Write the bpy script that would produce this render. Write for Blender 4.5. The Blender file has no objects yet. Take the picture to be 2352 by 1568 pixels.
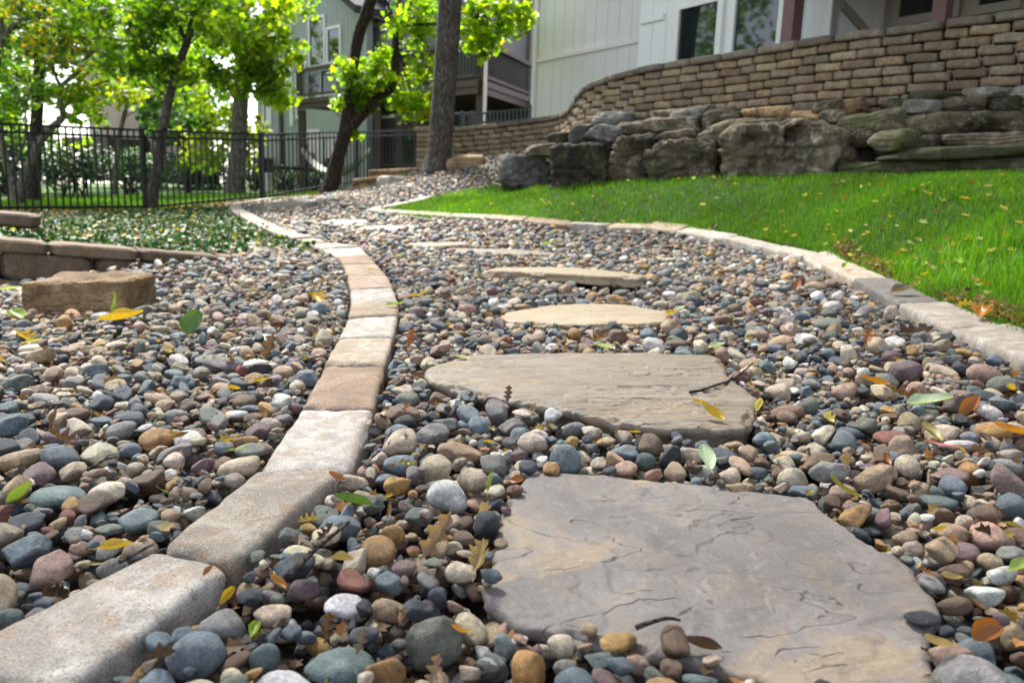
import bpy, bmesh, math, random
import numpy as np
from mathutils import Vector, Matrix, Euler

R_ = math.radians
random.seed(7)
rng = np.random.default_rng(7)
scene = bpy.context.scene
COL = scene.collection

# ------------------------------------------------------------------ camera, sky, sun, exposure
FPX, CX, CY = 1830.0, 1176.0, 784.0          # focal length and centre of a 2352 x 1568 frame
HC = 0.5                                     # camera height over the path
PITCH = math.atan(364.0 / FPX)
ROLL = R_(2.0)                               # the garden falls to the left by this much
SA, CA = math.sin(ROLL), math.cos(ROLL)
MR = np.array([[CA, 0, -SA], [0, 1, 0], [SA, 0, CA]])   # garden frame (u, v, w) -> world (x, y, z)

def W(p):
    return np.asarray(p, float) @ MR.T

cam_d = bpy.data.cameras.new('camera')
cam = bpy.data.objects.new('camera', cam_d); COL.objects.link(cam)
cam_d.sensor_width = 36.0
cam_d.lens = FPX / 2352.0 * 36.0
cam_d.clip_start, cam_d.clip_end = 0.05, 600.0
cr = np.array([1.0, 0, 0]); cu = np.array([0, math.sin(PITCH), math.cos(PITCH)]); cf = np.array([0, math.cos(PITCH), -math.sin(PITCH)])
m3 = np.stack([W(cr), W(cu), -W(cf)], 1)
mw = Matrix.Identity(4)
for i in range(3):
    for j in range(3):
        mw[i][j] = m3[i, j]
CW = W([0, 0, HC])
mw.translation = Vector(CW)
cam.matrix_world = mw
cam_d.dof.use_dof = True
cam_d.dof.focus_distance = 1.5
cam_d.dof.aperture_fstop = 5.8
scene.camera = cam

SUN_EL, SUN_AZ = R_(52), R_(-28)             # azimuth from straight ahead, negative = to the left
world = bpy.data.worlds.new('World'); scene.world = world
world.use_nodes = True
wn = world.node_tree.nodes; wl = world.node_tree.links
sky = wn.new('ShaderNodeTexSky'); sky.sky_type = 'NISHITA'; sky.sun_disc = False
sky.sun_elevation = SUN_EL; sky.sun_rotation = SUN_AZ
sky.air_density = 1.0; sky.dust_density = 0.6; sky.ozone_density = 1.0
haz = wn.new('ShaderNodeHueSaturation')      # thin high cloud: the same sky, less blue
haz.inputs['Saturation'].default_value = 0.5
wl.new(sky.outputs[0], haz.inputs['Color']); wl.new(haz.outputs[0], wn['Background'].inputs[0])
wn['Background'].inputs[1].default_value = 0.085
sun_d = bpy.data.lights.new('sun', 'SUN'); sun = bpy.data.objects.new('sun', sun_d); COL.objects.link(sun)
sun_d.energy = 3.7; sun_d.angle = R_(12); sun_d.color = (1.0, 0.96, 0.89)
sdir = Vector((math.sin(SUN_AZ) * math.cos(SUN_EL), math.cos(SUN_AZ) * math.cos(SUN_EL), math.sin(SUN_EL)))
sun.rotation_euler = sdir.to_track_quat('Z', 'Y').to_euler()
sun.location = (-6, 10, 14)
vs = scene.view_settings
scene.display_settings.display_device = 'sRGB'
vs.view_transform = 'Standard'; vs.look = 'None'; vs.gamma = 1.0; vs.use_curve_mapping = False
vs.exposure = 2.22

# ------------------------------------------------------------------ pixels (2352 wide) <-> garden frame
def ray(px, py):
    return cf * FPX + cr * (px - CX) + cu * (CY - py)

def P(px, py, v):
    d = ray(px, py)
    return np.array([0, 0, HC]) + d * (v / d[1])

def proj(u, v, w):
    u, v, w = np.asarray(u, float), np.asarray(v, float), np.asarray(w, float)
    z = w - HC
    dep = v * cf[1] + z * cf[2]
    dep = np.maximum(dep, 1e-3)
    return CX + u / dep * FPX, CY - (v * cu[1] + z * cu[2]) / dep * FPX, dep

def proj_w(p):                               # world point -> pixel
    f = np.asarray(p, float) @ MR
    return proj(f[..., 0], f[..., 1], f[..., 2])

# ------------------------------------------------------------------ numpy noise
def _h(ix, iy, iz, seed):
    n = (ix * 374761393 + iy * 668265263 + iz * 1274126177 + seed * 974634533) & 0xffffffff
    n = ((n ^ (n >> 13)) * 1274126177) & 0xffffffff
    n = ((n ^ (n >> 15)) * 2246822519) & 0xffffffff
    return ((n ^ (n >> 16)) & 0xffff) / 65535.0

def vnoise(p, seed=0):
    p = np.asarray(p, float)
    i = np.floor(p).astype(np.int64); f = p - i
    f = f * f * f * (f * (f * 6 - 15) + 10)
    r = 0
    for a in (0, 1):
        for b in (0, 1):
            for c in (0, 1):
                wgt = (f[..., 0] if a else 1 - f[..., 0]) * (f[..., 1] if b else 1 - f[..., 1]) * (f[..., 2] if c else 1 - f[..., 2])
                r = r + wgt * _h(i[..., 0] + a, i[..., 1] + b, i[..., 2] + c, seed)
    return r * 2 - 1

def fbm(p, oct=4, seed=0, gain=0.5):
    p = np.asarray(p, float); a = 1.0; s = 0; t = 0
    for k in range(oct):
        s = s + a * vnoise(p, seed + k * 17); t += a; a *= gain; p = p * 2.03 + 11.3
    return s / t

def sstep(a, b, x):
    t = np.clip((x - a) / (b - a), 0, 1)
    return t * t * (3 - 2 * t)

# ------------------------------------------------------------------ mesh helpers
def mesh(name, V, F, m=None, col=None, smooth=False):
    V = np.asarray(V, np.float32)
    me = bpy.data.meshes.new(name)
    if isinstance(F, np.ndarray):
        n, k = F.shape
        me.vertices.add(len(V)); me.vertices.foreach_set('co', V.ravel())
        me.loops.add(n * k); me.loops.foreach_set('vertex_index', F.astype(np.int32).ravel())
        me.polygons.add(n); me.polygons.foreach_set('loop_start', np.arange(0, n * k, k, dtype=np.int32))
        me.polygons.foreach_set('loop_total', np.full(n, k, np.int32))
        me.update(calc_edges=True)
    else:
        me.from_pydata([tuple(v) for v in V], [], [tuple(int(i) for i in f) for f in F])
        me.update()
    if smooth:
        me.polygons.foreach_set('use_smooth', np.ones(len(me.polygons), bool))
    if col is not None:
        c = np.ones((len(V), 4), np.float32); c[:, :3] = np.asarray(col)[:, :3]
        at = me.color_attributes.new('col', 'FLOAT_COLOR', 'POINT')
        at.data.foreach_set('color', c.ravel())
    if m is not None:
        me.materials.append(m)
    return me

def tag(o, label=None, cat=None, group=None, kind=None):
    if label: o['label'] = label
    if cat: o['category'] = cat
    if group: o['group'] = group
    if kind: o['kind'] = kind
    return o

def rootloc(o):
    while o.parent: o = o.parent
    return np.array(o.location)

def obj(name, V, F, m, parent=None, loc=None, col=None, smooth=False):
    """one mesh object; V in world coordinates; loc = the origin it gets when it is top-level"""
    V = np.asarray(V, float)
    l = rootloc(parent) if parent else (np.array(loc, float) if loc is not None else np.zeros(3))
    o = bpy.data.objects.new(name, mesh(name, V - l, F, m, col, smooth)); COL.objects.link(o)
    if parent: o.parent = parent
    else: o.location = l
    return o

def empty(name, loc, label, cat, group=None):
    o = bpy.data.objects.new(name, None); COL.objects.link(o); o.location = loc
    o.empty_display_size = 0.2
    return tag(o, label, cat, group)

class MB:
    def __init__(self): self.V, self.F, self.C, self.n = [], [], [], 0
    def add(self, V, F, c=None):
        V = np.asarray(V, float)
        self.V.append(V); self.F += [tuple(int(i) + self.n for i in f) for f in F]; self.n += len(V)
        self.C.append(np.tile(np.array(c if c is not None else (1, 1, 1), float), (len(V), 1)))
    def obj(self, name, m, parent=None, loc=None, smooth=False):
        return obj(name, np.concatenate(self.V), self.F, m, parent, loc, np.concatenate(self.C), smooth)

BOXF = [(0, 3, 2, 1), (4, 5, 6, 7), (0, 1, 5, 4), (1, 2, 6, 5), (2, 3, 7, 6), (3, 0, 4, 7)]
def hexa(b, t): return np.concatenate([np.asarray(b, float), np.asarray(t, float)]), BOXF

def tube(path, rad, n=10, cap=True, seed=None, rough=0.0):
    path = np.asarray(path, float); k = len(path); rad = np.broadcast_to(np.asarray(rad, float), (k,))
    V = []
    up = None
    for i in range(k):
        t = path[min(i + 1, k - 1)] - path[max(i - 1, 0)]; t = t / (np.linalg.norm(t) + 1e-9)
        if up is None:
            a = np.array([1.0, 0, 0]) if abs(t[0]) < .8 else np.array([0, 1.0, 0])
            up = np.cross(t, a)
        up = up - t * (up @ t); up /= np.linalg.norm(up); s = np.cross(t, up)
        for j in range(n):
            q = 2 * math.pi * j / n
            V.append(path[i] + rad[i] * (math.cos(q) * up + math.sin(q) * s))
    V = np.array(V)
    if rough:
        ctr = np.repeat(path, n, 0); d = V - ctr
        V = ctr + d * (1 + rough * fbm(V * np.array([9, 9, 2.5]), 3, seed or 0))[:, None]
    F = [(i * n + j, i * n + (j + 1) % n, (i + 1) * n + (j + 1) % n, (i + 1) * n + j) for i in range(k - 1) for j in range(n)]
    if cap:
        F.append(tuple(range(n - 1, -1, -1))); F.append(tuple((k - 1) * n + j for j in range(n)))
    return V, F

def smooth_path(pts, n=24):
    """Catmull-Rom through rows of any width"""
    p = np.asarray(pts, float)
    q = np.vstack([2 * p[0] - p[1], p, 2 * p[-1] - p[-2]])
    out = []
    for i in range(1, len(q) - 2):
        for t in np.linspace(0, 1, max(2, n // (len(p) - 1)), endpoint=False):
            a, b, c, d = q[i - 1], q[i], q[i + 1], q[i + 2]
            out.append(.5 * ((2 * b) + (c - a) * t + (2 * a - 5 * b + 4 * c - d) * t * t + (3 * b - a - 3 * c + d) * t ** 3))
    out.append(p[-1])
    return np.array(out)

def inpoly(x, y, poly):
    poly = np.asarray(poly, float); r = np.zeros(np.shape(x), bool)
    j = len(poly) - 1
    for i in range(len(poly)):
        xi, yi = poly[i]; xj, yj = poly[j]
        if yi != yj:
            r ^= ((yi > y) != (yj > y)) & (x < (xj - xi) * (y - yi) / (yj - yi) + xi)
        j = i
    return r

_ico = {}
def ico(s):
    if s not in _ico:
        bm = bmesh.new(); bmesh.ops.create_icosphere(bm, subdivisions=s, radius=1.0)
        bm.verts.ensure_lookup_table()
        V = np.array([v.co for v in bm.verts]); F = np.array([[v.index for v in f.verts] for f in bm.faces])
        V /= np.linalg.norm(V, axis=1)[:, None]
        bm.free(); _ico[s] = (V, F)
    return _ico[s]

def cube_grid(nx, ny, nz):
    """surface of a [-1,1] cube as a welded grid"""
    key = {}; V = []; F = []
    def vid(i, j, k):
        if (i, j, k) not in key:
            key[(i, j, k)] = len(V); V.append((2 * i / nx - 1, 2 * j / ny - 1, 2 * k / nz - 1))
        return key[(i, j, k)]
    for i in range(nx):
        for j in range(ny):
            F.append((vid(i, j, nz), vid(i + 1, j, nz), vid(i + 1, j + 1, nz), vid(i, j + 1, nz)))
            F.append((vid(i, j, 0), vid(i, j + 1, 0), vid(i + 1, j + 1, 0), vid(i + 1, j, 0)))
    for i in range(nx):
        for k in range(nz):
            F.append((vid(i, 0, k), vid(i + 1, 0, k), vid(i + 1, 0, k + 1), vid(i, 0, k + 1)))
            F.append((vid(i, ny, k), vid(i, ny, k + 1), vid(i + 1, ny, k + 1), vid(i + 1, ny, k)))
    for j in range(ny):
        for k in range(nz):
            F.append((vid(0, j, k), vid(0, j, k + 1), vid(0, j + 1, k + 1), vid(0, j + 1, k)))
            F.append((vid(nx, j, k), vid(nx, j + 1, k), vid(nx, j + 1, k + 1), vid(nx, j, k + 1)))
    return np.array(V), F

def rbox(half, r, n):
    """rounded box: half sizes, edge radius, subdivisions; returns metric local coordinates"""
    V, F = cube_grid(*n); half = np.array(half, float)
    p = V * half
    inner = np.clip(p, -half + r, half - r); d = p - inner
    l = np.linalg.norm(d, axis=1)[:, None]; l[l == 0] = 1
    return inner + d / l * r, F

# ------------------------------------------------------------------ materials
class NT:
    def __init__(self, name):
        self.m = bpy.data.materials.new(name); self.m.use_nodes = True
        self.t = self.m.node_tree; self.N = self.t.nodes; self.L = self.t.links
        self.b = self.N['Principled BSDF']; self.out = self.N['Material Output']
    def n(self, kind, **kw):
        x = self.N.new('ShaderNode' + kind)
        for k, v in kw.items(): setattr(x, k, v)
        return x
    def set(self, node, i, v):
        if v is None: return
        s = node.inputs[i]
        if hasattr(v, 'links') or isinstance(v, bpy.types.NodeSocket): self.L.new(v, s)
        else: s.default_value = v
    def noise(self, vec, scale, detail=4, rough=.55, dist=0.0, w=None):
        x = self.n('TexNoise')
        if w is not None:
            x.noise_dimensions = '4D'; self.set(x, 'W', w)
        self.set(x, 'Vector', vec); x.inputs['Scale'].default_value = scale
        x.inputs['Detail'].default_value = detail; x.inputs['Roughness'].default_value = rough; x.inputs['Distortion'].default_value = dist
        return x.outputs['Fac']
    def voro(self, vec, scale, feat='F1', out='Distance'):
        x = self.n('TexVoronoi'); x.feature = feat; self.set(x, 'Vector', vec); x.inputs['Scale'].default_value = scale
        return x.outputs[out]
    def ramp(self, fac, stops):
        x = self.n('ValToRGB'); self.set(x, 0, fac); e = x.color_ramp.elements
        while len(e) < len(stops): e.new(.5)
        for k, (p, c) in enumerate(stops):
            e[k].position = p
            e[k].color = (c, c, c, 1) if isinstance(c, (int, float)) else (*c, 1)
        return x.outputs['Color']
    def mix(self, fac, a, b, mode='MIX'):
        x = self.n('Mix', data_type='RGBA', blend_type=mode)
        self.set(x, 'Factor', fac)
        for i, v in ((6, a), (7, b)):
            if isinstance(v, tuple): v = (*v, 1) if len(v) == 3 else v
            self.set(x, i, v)
        return x.outputs[2]
    def math(self, op, a, b=None, c=None):
        x = self.n('Math', operation=op); self.set(x, 0, a); self.set(x, 1, b)
        if c is not None: self.set(x, 2, c)
        return x.outputs[0]
    def mapping(self, vec, scale=(1, 1, 1), rot=(0, 0, 0), loc=(0, 0, 0)):
        x = self.n('Mapping'); self.set(x, 0, vec); x.inputs['Scale'].default_value = scale
        x.inputs['Rotation'].default_value = rot; x.inputs['Location'].default_value = loc
        return x.outputs[0]
    def bump(self, h, strength=.3, dist=.01, normal=None):
        x = self.n('Bump'); self.set(x, 'Height', h); x.inputs['Strength'].default_value = strength; x.inputs['Distance'].default_value = dist
        if normal is not None: self.set(x, 'Normal', normal)
        return x.outputs[0]
    def pos(self): return self.n('NewGeometry').outputs['Position']
    def objc(self): return self.n('TexCoord').outputs['Object']
    def info(self): return self.n('ObjectInfo')
    def attr(self, name='col', typ='GEOMETRY'):
        x = self.n('Attribute'); x.attribute_name = name; x.attribute_type = typ; return x.outputs['Color']
    def done(self, color, rough=.8, normal=None, spec=.5):
        self.set(self.b, 'Base Color', (*color, 1) if isinstance(color, tuple) and len(color) == 3 else color)
        self.set(self.b, 'Roughness', rough); self.b.inputs['Specular IOR Level'].default_value = spec
        if normal is not None: self.set(self.b, 'Normal', normal)
        return self.m

def mat_plain(name, c, rough=.6, var=.15, scale=6.0, bump=0.0, spec=.4):
    t = NT(name); p = t.pos(); f = t.noise(p, scale, 5)
    lo = tuple(x * (1 - var) for x in c); hi = tuple(min(1, x * (1 + var)) for x in c)
    nb = t.bump(t.noise(p, scale * 8, 4), bump, .01) if bump else None
    return t.done(t.mix(f, lo, hi), rough, nb, spec)

def mat_pebble(name, inst):
    t = NT(name); oi = t.info()
    base = t.attr('col', 'INSTANCER') if inst else oi.outputs['Color']
    w = t.math('MULTIPLY', oi.outputs['Random'], 60.0)
    oc = t.objc()
    f1 = t.noise(oc, 1.5, 4, .6, .4, w); f2 = t.noise(oc, 7.0, 5, .7, 0, w); f3 = t.noise(oc, 22.0, 2, .6, 0, w)
    c = t.mix(t.ramp(f1, [(.35, 0), (.68, 1)]), t.mix(1.0, base, (.58, .56, .55), 'MULTIPLY'), t.mix(1.0, base, (1.28, 1.25, 1.2), 'MULTIPLY'))
    warm = t.mix(t.ramp(t.noise(oc, 2.3, 3, .6, .8, t.math('ADD', w, 9.0)), [(.56, 0), (.72, .5)]), c, t.mix(1.0, c, (1.25, .95, .66), 'MULTIPLY'))
    c = t.mix(t.ramp(f2, [(.38, 0), (.5, .5), (.62, 1)]), t.mix(1.0, warm, (.66, .66, .67), 'MULTIPLY'), t.mix(1.0, warm, (1.2, 1.19, 1.17), 'MULTIPLY'))
    spk = t.ramp(f3, [(.30, 1), (.37, 0), (.63, 0), (.70, 1)])
    c = t.mix(t.math('MULTIPLY', spk, .55), c, t.mix(t.ramp(f3, [(.49, 0), (.51, 1)]), (.05, .05, .05), (.62, .59, .55)))
    # a few stones carry a pale quartz vein
    band = t.n('TexWave'); band.wave_type = 'BANDS'; t.set(band, 'Vector', t.mapping(oc, rot=(.6, .9, .3))); band.inputs['Scale'].default_value = .55; band.inputs['Distortion'].default_value = 3.0
    t.set(band, 'Phase Offset', w)
    vein = t.math('MULTIPLY', t.ramp(band.outputs['Fac'], [(.93, 0), (.985, .55)]), t.math('GREATER_THAN', t.math('FRACT', t.math('MULTIPLY', oi.outputs['Random'], 17.3)), .985))
    c = t.mix(vein, c, (.62, .6, .56))
    nb = t.bump(t.math('ADD', f2, t.math('MULTIPLY', f3, .6)), .5, .02)
    ro = t.math('ADD', .40, t.math('MULTIPLY', f2, .34))
    return t.done(c, ro, nb, .5)

def mat_flag(name, a, b, c, strata, rust=.5, lev=8.0, ink=.6):
    t = NT(name); p = t.objc(); w = 0.0
    pm = t.mapping(p, strata)
    big = t.noise(pm, 3.2, 5, .6, .8); mid = t.noise(pm, 11, 6, .65, .5); fine = t.noise(p, 130, 3, .6)
    col = t.mix(t.ramp(big, [(.36, 0), (.62, 1)]), a, b)
    col = t.mix(t.math('MULTIPLY', t.ramp(mid, [(.5, 0), (.64, .6)]), rust), col, c)
    col = t.mix(t.math('MULTIPLY', t.ramp(t.noise(p, 3.6, 4, .55, 1.2), [(.55, 0), (.62, 1)]), rust * 1.3), col, tuple(1.25 * x for x in c))
    col = t.mix(t.ramp(fine, [(.3, .28), (.55, 0)]), col, (.10, .085, .07))
    col = t.mix(t.ramp(t.noise(p, 55, 4, .7), [(.52, 0), (.75, .14)]), col, (.5, .46, .42))
    # broken lamination: terraces with sharp lips and darker colour along them
    lv = t.math('MULTIPLY', t.noise(t.mapping(pm, (.8, 1.5, 1)), 3.4, 4, .55, .5), lev)
    fr = t.math('FRACT', lv)
    lip = t.ramp(fr, [(0.0, 1), (.03, .8), (.07, 0), (1.0, 0)])
    patch = t.ramp(t.noise(pm, 5.5, 3, .5), [(.44, 0), (.52, 1)])
    lip = t.math('MULTIPLY', lip, patch)
    col = t.mix(t.math('MULTIPLY', lip, ink), col, (.07, .055, .045))
    hgt = t.math('ADD', t.math('MULTIPLY', t.math('MULTIPLY', t.math('SUBTRACT', 1.0, fr), patch), .8), t.math('SUBTRACT', t.math('MULTIPLY', fine, .25), t.math('MULTIPLY', lip, .8)))
    nb = t.bump(t.math('ADD', hgt, t.math('MULTIPLY', mid, 1.1)), .6, .009)
    return t.done(col, t.math('ADD', .5, t.math('MULTIPLY', mid, .3)), nb, .4)

def mat_concrete(name, dark=(.09, .065, .045), bumpy=.5, src='object'):
    """cast tumbled block: sandy grain, pits, broad stains; colour from the object or the vertex colour"""
    t = NT(name); oi = t.info(); p = t.pos()
    base = oi.outputs['Color'] if src == 'object' else t.attr('col')
    big = t.noise(p, 7, 5, .65, .5); mid = t.noise(p, 32, 5, .7); grain = t.noise(p, 330, 3, .6); pit = t.voro(p, 150)
    c = t.mix(t.ramp(big, [(.34, 0), (.66, 1)]), t.mix(1.0, base, (.62, .56, .5), 'MULTIPLY'), t.mix(1.0, base, (1.2, 1.17, 1.13), 'MULTIPLY'))
    c = t.mix(t.ramp(t.noise(p, 14, 5, .7, .8), [(.5, 0), (.62, .75)]), c, t.mix(1.0, base, (.68, .5, .36), 'MULTIPLY'))
    c = t.mix(t.ramp(mid, [(.42, .8), (.52, 0)]), c, t.mix(.5, base, dark))
    c = t.mix(t.ramp(grain, [(.36, .6), (.46, 0), (.6, .0), (.68, .45)]), c, t.mix(t.ramp(grain, [(.49, 0), (.51, 1)]), dark, (.66, .62, .56)))
    h = t.math('ADD', t.math('MULTIPLY', mid, .8), t.math('ADD', t.math('MULTIPLY', grain, .5), t.math('MULTIPLY', t.ramp(pit, [(.1, 0), (.35, 1)]), .25)))
    return t.done(c, .88, t.bump(h, bumpy, .006), .25)

def mat_boulder(name, pale, mid_c, dark, moss, mossy=.5, sc=1.0):
    t = NT(name); p = t.pos()
    big = t.noise(p, 2.6 * sc, 6, .62, .6); med = t.noise(p, 9 * sc, 6, .68, .4); fine = t.noise(p, 45 * sc, 5, .7)
    c = t.mix(t.ramp(big, [(.38, 0), (.64, 1)]), dark, mid_c)
    c = t.mix(t.ramp(med, [(.5, 0), (.74, .75)]), c, pale)
    c = t.mix(t.ramp(fine, [(.36, .6), (.52, 0)]), c, tuple(x * .35 for x in dark))
    mo = t.math('MULTIPLY', t.ramp(t.noise(p, 3.7 * sc, 5, .7, .3), [(.46, 0), (.6, 1)]), mossy)
    c = t.mix(mo, c, t.mix(fine, tuple(x * .5 for x in moss), moss))
    rv = t.math('ADD', .62, t.math('MULTIPLY', t.info().outputs['Random'], .85)); cmb = t.n('CombineColor')
    for i_ in range(3): t.set(cmb, i_, rv)
    c = t.mix(1.0, c, cmb.outputs[0], 'MULTIPLY')
    h = t.math('ADD', t.math('MULTIPLY', med, 1.0), t.math('MULTIPLY', fine, .5))
    return t.done(c, .85, t.bump(h, .6, .03), .3)

def mat_leaf(name, src='attr', trans=.55, rough=.5, spec=.35):
    t = NT(name); oi = t.info()
    c = t.attr('col') if src == 'attr' else oi.outputs['Color']
    if src == 'object':
        oc = t.objc(); f = t.noise(oc, 45, 5, .7); bl = t.noise(oc, 22, 3, .6, .5)
        c = t.mix(t.ramp(f, [(.3, 0), (.7, 1)]), t.mix(1.0, c, (.62, .58, .5), 'MULTIPLY'), t.mix(1.0, c, (1.15, 1.15, 1.1), 'MULTIPLY'))
        c = t.mix(t.ramp(bl, [(.56, 0), (.68, .7)]), c, t.mix(1.0, c, (.5, .36, .25), 'MULTIPLY'))
        rib = t.attr('rib')
        c = t.mix(t.math('MULTIPLY', rib, .45), c, t.mix(1.0, c, (1.6, 1.55, 1.3), 'MULTIPLY'))
    t.done(c, rough, None, spec)
    tr = t.n('BsdfTranslucent'); t.set(tr, 'Color', t.mix(1.0, c, (1.5, 1.55, .4), 'MULTIPLY'))
    ms = t.n('MixShader'); ms.inputs[0].default_value = trans
    t.L.new(t.b.outputs[0], ms.inputs[1]); t.L.new(tr.outputs[0], ms.inputs[2]); t.L.new(ms.outputs[0], t.out.inputs[0])
    return t.m

def mat_bark(name, a, b, vs=(14, 14, 3.0)):
    t = NT(name); p = t.pos(); pm = t.mapping(p, vs)
    f = t.noise(pm, 1.0, 6, .7, .5); g = t.noise(p, 3.0, 3); v = t.voro(pm, 1.3, 'DISTANCE_TO_EDGE')
    c = t.mix(t.ramp(f, [(.32, 0), (.7, 1)]), a, b)
    c = t.mix(t.ramp(g, [(.45, 0), (.7, .4)]), c, tuple(x * 1.5 for x in b))
    c = t.mix(t.ramp(v, [(0.0, .8), (.12, 0)]), c, tuple(x * .4 for x in a))
    return t.done(c, .9, t.bump(t.math('ADD', f, t.ramp(v, [(0, 0), (.2, 1)])), .9, .03), .2)

M = {}
M['pebble'] = mat_pebble('pebble_stone', False)
M['gravel'] = mat_pebble('gravel_stone', True)
M['flag_grey'] = mat_flag('flagstone_grey', (.118, .102, .096), (.188, .162, .148), (.24, .17, .10), (1, 1, 1), .5, 8.0, .42)
M['flag_tan'] = mat_flag('flagstone_tan', (.135, .106, .078), (.20, .16, .118), (.175, .12, .068), (.8, 2.4, 1), .5, 13.0, .6)
M['flag_buff'] = mat_flag('flagstone_buff', (.28, .215, .135), (.335, .26, .17), (.24, .165, .09), (1, 2.0, 1), .5)
M['paver'] = mat_concrete('tumbled_concrete')
M['block'] = mat_concrete('wall_block', (.05, .035, .025), .6, 'attr')
M['leaf_obj'] = mat_leaf('fallen_leaf_skin', 'object', .25, .42, .5)
M['leaf'] = mat_leaf('tree_leaf', 'attr', .68, .42, .4)
M['blade'] = mat_leaf('grass_blade', 'attr', .4, .5, .3)
M['cover'] = mat_leaf('ground_cover_leaf', 'attr', .2, .5, .18)
M['bark_dark'] = mat_bark('bark_dark', (.022, .017, .014), (.06, .046, .038))
M['bark_grey'] = mat_bark('bark_grey', (.05, .04, .035), (.17, .145, .125), (24, 24, 6.0))
M['bark_light'] = mat_bark('bark_light', (.10, .085, .065), (.26, .225, .18))
M['twig'] = mat_bark('twig_bark', (.05, .04, .035), (.16, .12, .1), (40, 40, 40))
def mat_soil(name, a, b, c):
    t = NT(name); p = t.pos()
    f = t.noise(p, 8, 6, .7); g = t.noise(p, 60, 4, .7)
    col = t.mix(f, a, b); col = t.mix(t.ramp(g, [(.5, 0), (.7, .7)]), col, c)
    return t.done(col, .95, t.bump(g, .8, .02), .2)
M['soil'] = mat_soil('soil', (.010, .007, .005), (.028, .019, .013), (.06, .04, .025))
M['thatch'] = mat_soil('lawn_thatch', (.012, .035, .006), (.03, .075, .01), (.07, .08, .03))
M['mulch'] = mat_soil('mulch', (.03, .022, .014), (.085, .055, .03), (.16, .09, .04))
M['backlawn'] = mat_soil('back_lawn', (.03, .075, .012), (.06, .13, .02), (.11, .14, .035))
M['black'] = mat_plain('black_powder_coat', (.004, .006, .009), .35, .2, 20, 0, .5)
M['green_sid'] = mat_plain('green_siding', (.33, .35, .33), .7, .06, 1.5, .1)
M['cream_sid'] = mat_plain('cream_siding', (.60, .575, .59), .7, .04, 1.2, .08)
M['white_sid'] = mat_plain('white_siding', (.70, .70, .715), .65, .03, 1.5, .06)
M['beige_sid'] = mat_plain('beige_siding', (.30, .27, .23), .7, .05, 1.5, .08)
M['trim'] = mat_plain('white_trim', (.72, .70, .70), .5, .03, 3)
M['brown'] = mat_plain('brown_stain', (.075, .045, .038), .6, .2, 5, .1)
M['brown_red'] = mat_plain('red_brown_paint', (.17, .085, .085), .6, .1, 5, .1)
M['shingle'] = mat_plain('roof_shingle', (.05, .045, .05), .9, .3, 14, .4)
M['farwall'] = mat_plain('tan_stucco', (.42, .33, .27), .85, .06, 1)
M['screen'] = mat_plain('insect_screen', (.085, .08, .08), .55, .05, 1.5, 0, .5)
M['white_obj'] = mat_plain('weathered_white', (.6, .58, .54), .7, .3, 7, .2)
t_ = NT('window_glass'); M['glass'] = t_.done((.012, .016, .018), .04, None, .75)
# ------------------------------------------------------------------ terrain (garden frame heights)
LWA, LWB = P(0, 548, 4.15), P(520, 588, 4.75)          # low block wall: top line, left and right end
lw_d = (LWB - LWA)[:2]; lw_len = np.linalg.norm(lw_d); lw_d = lw_d / lw_len; lw_n = np.array([-lw_d[1], lw_d[0]])

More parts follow.
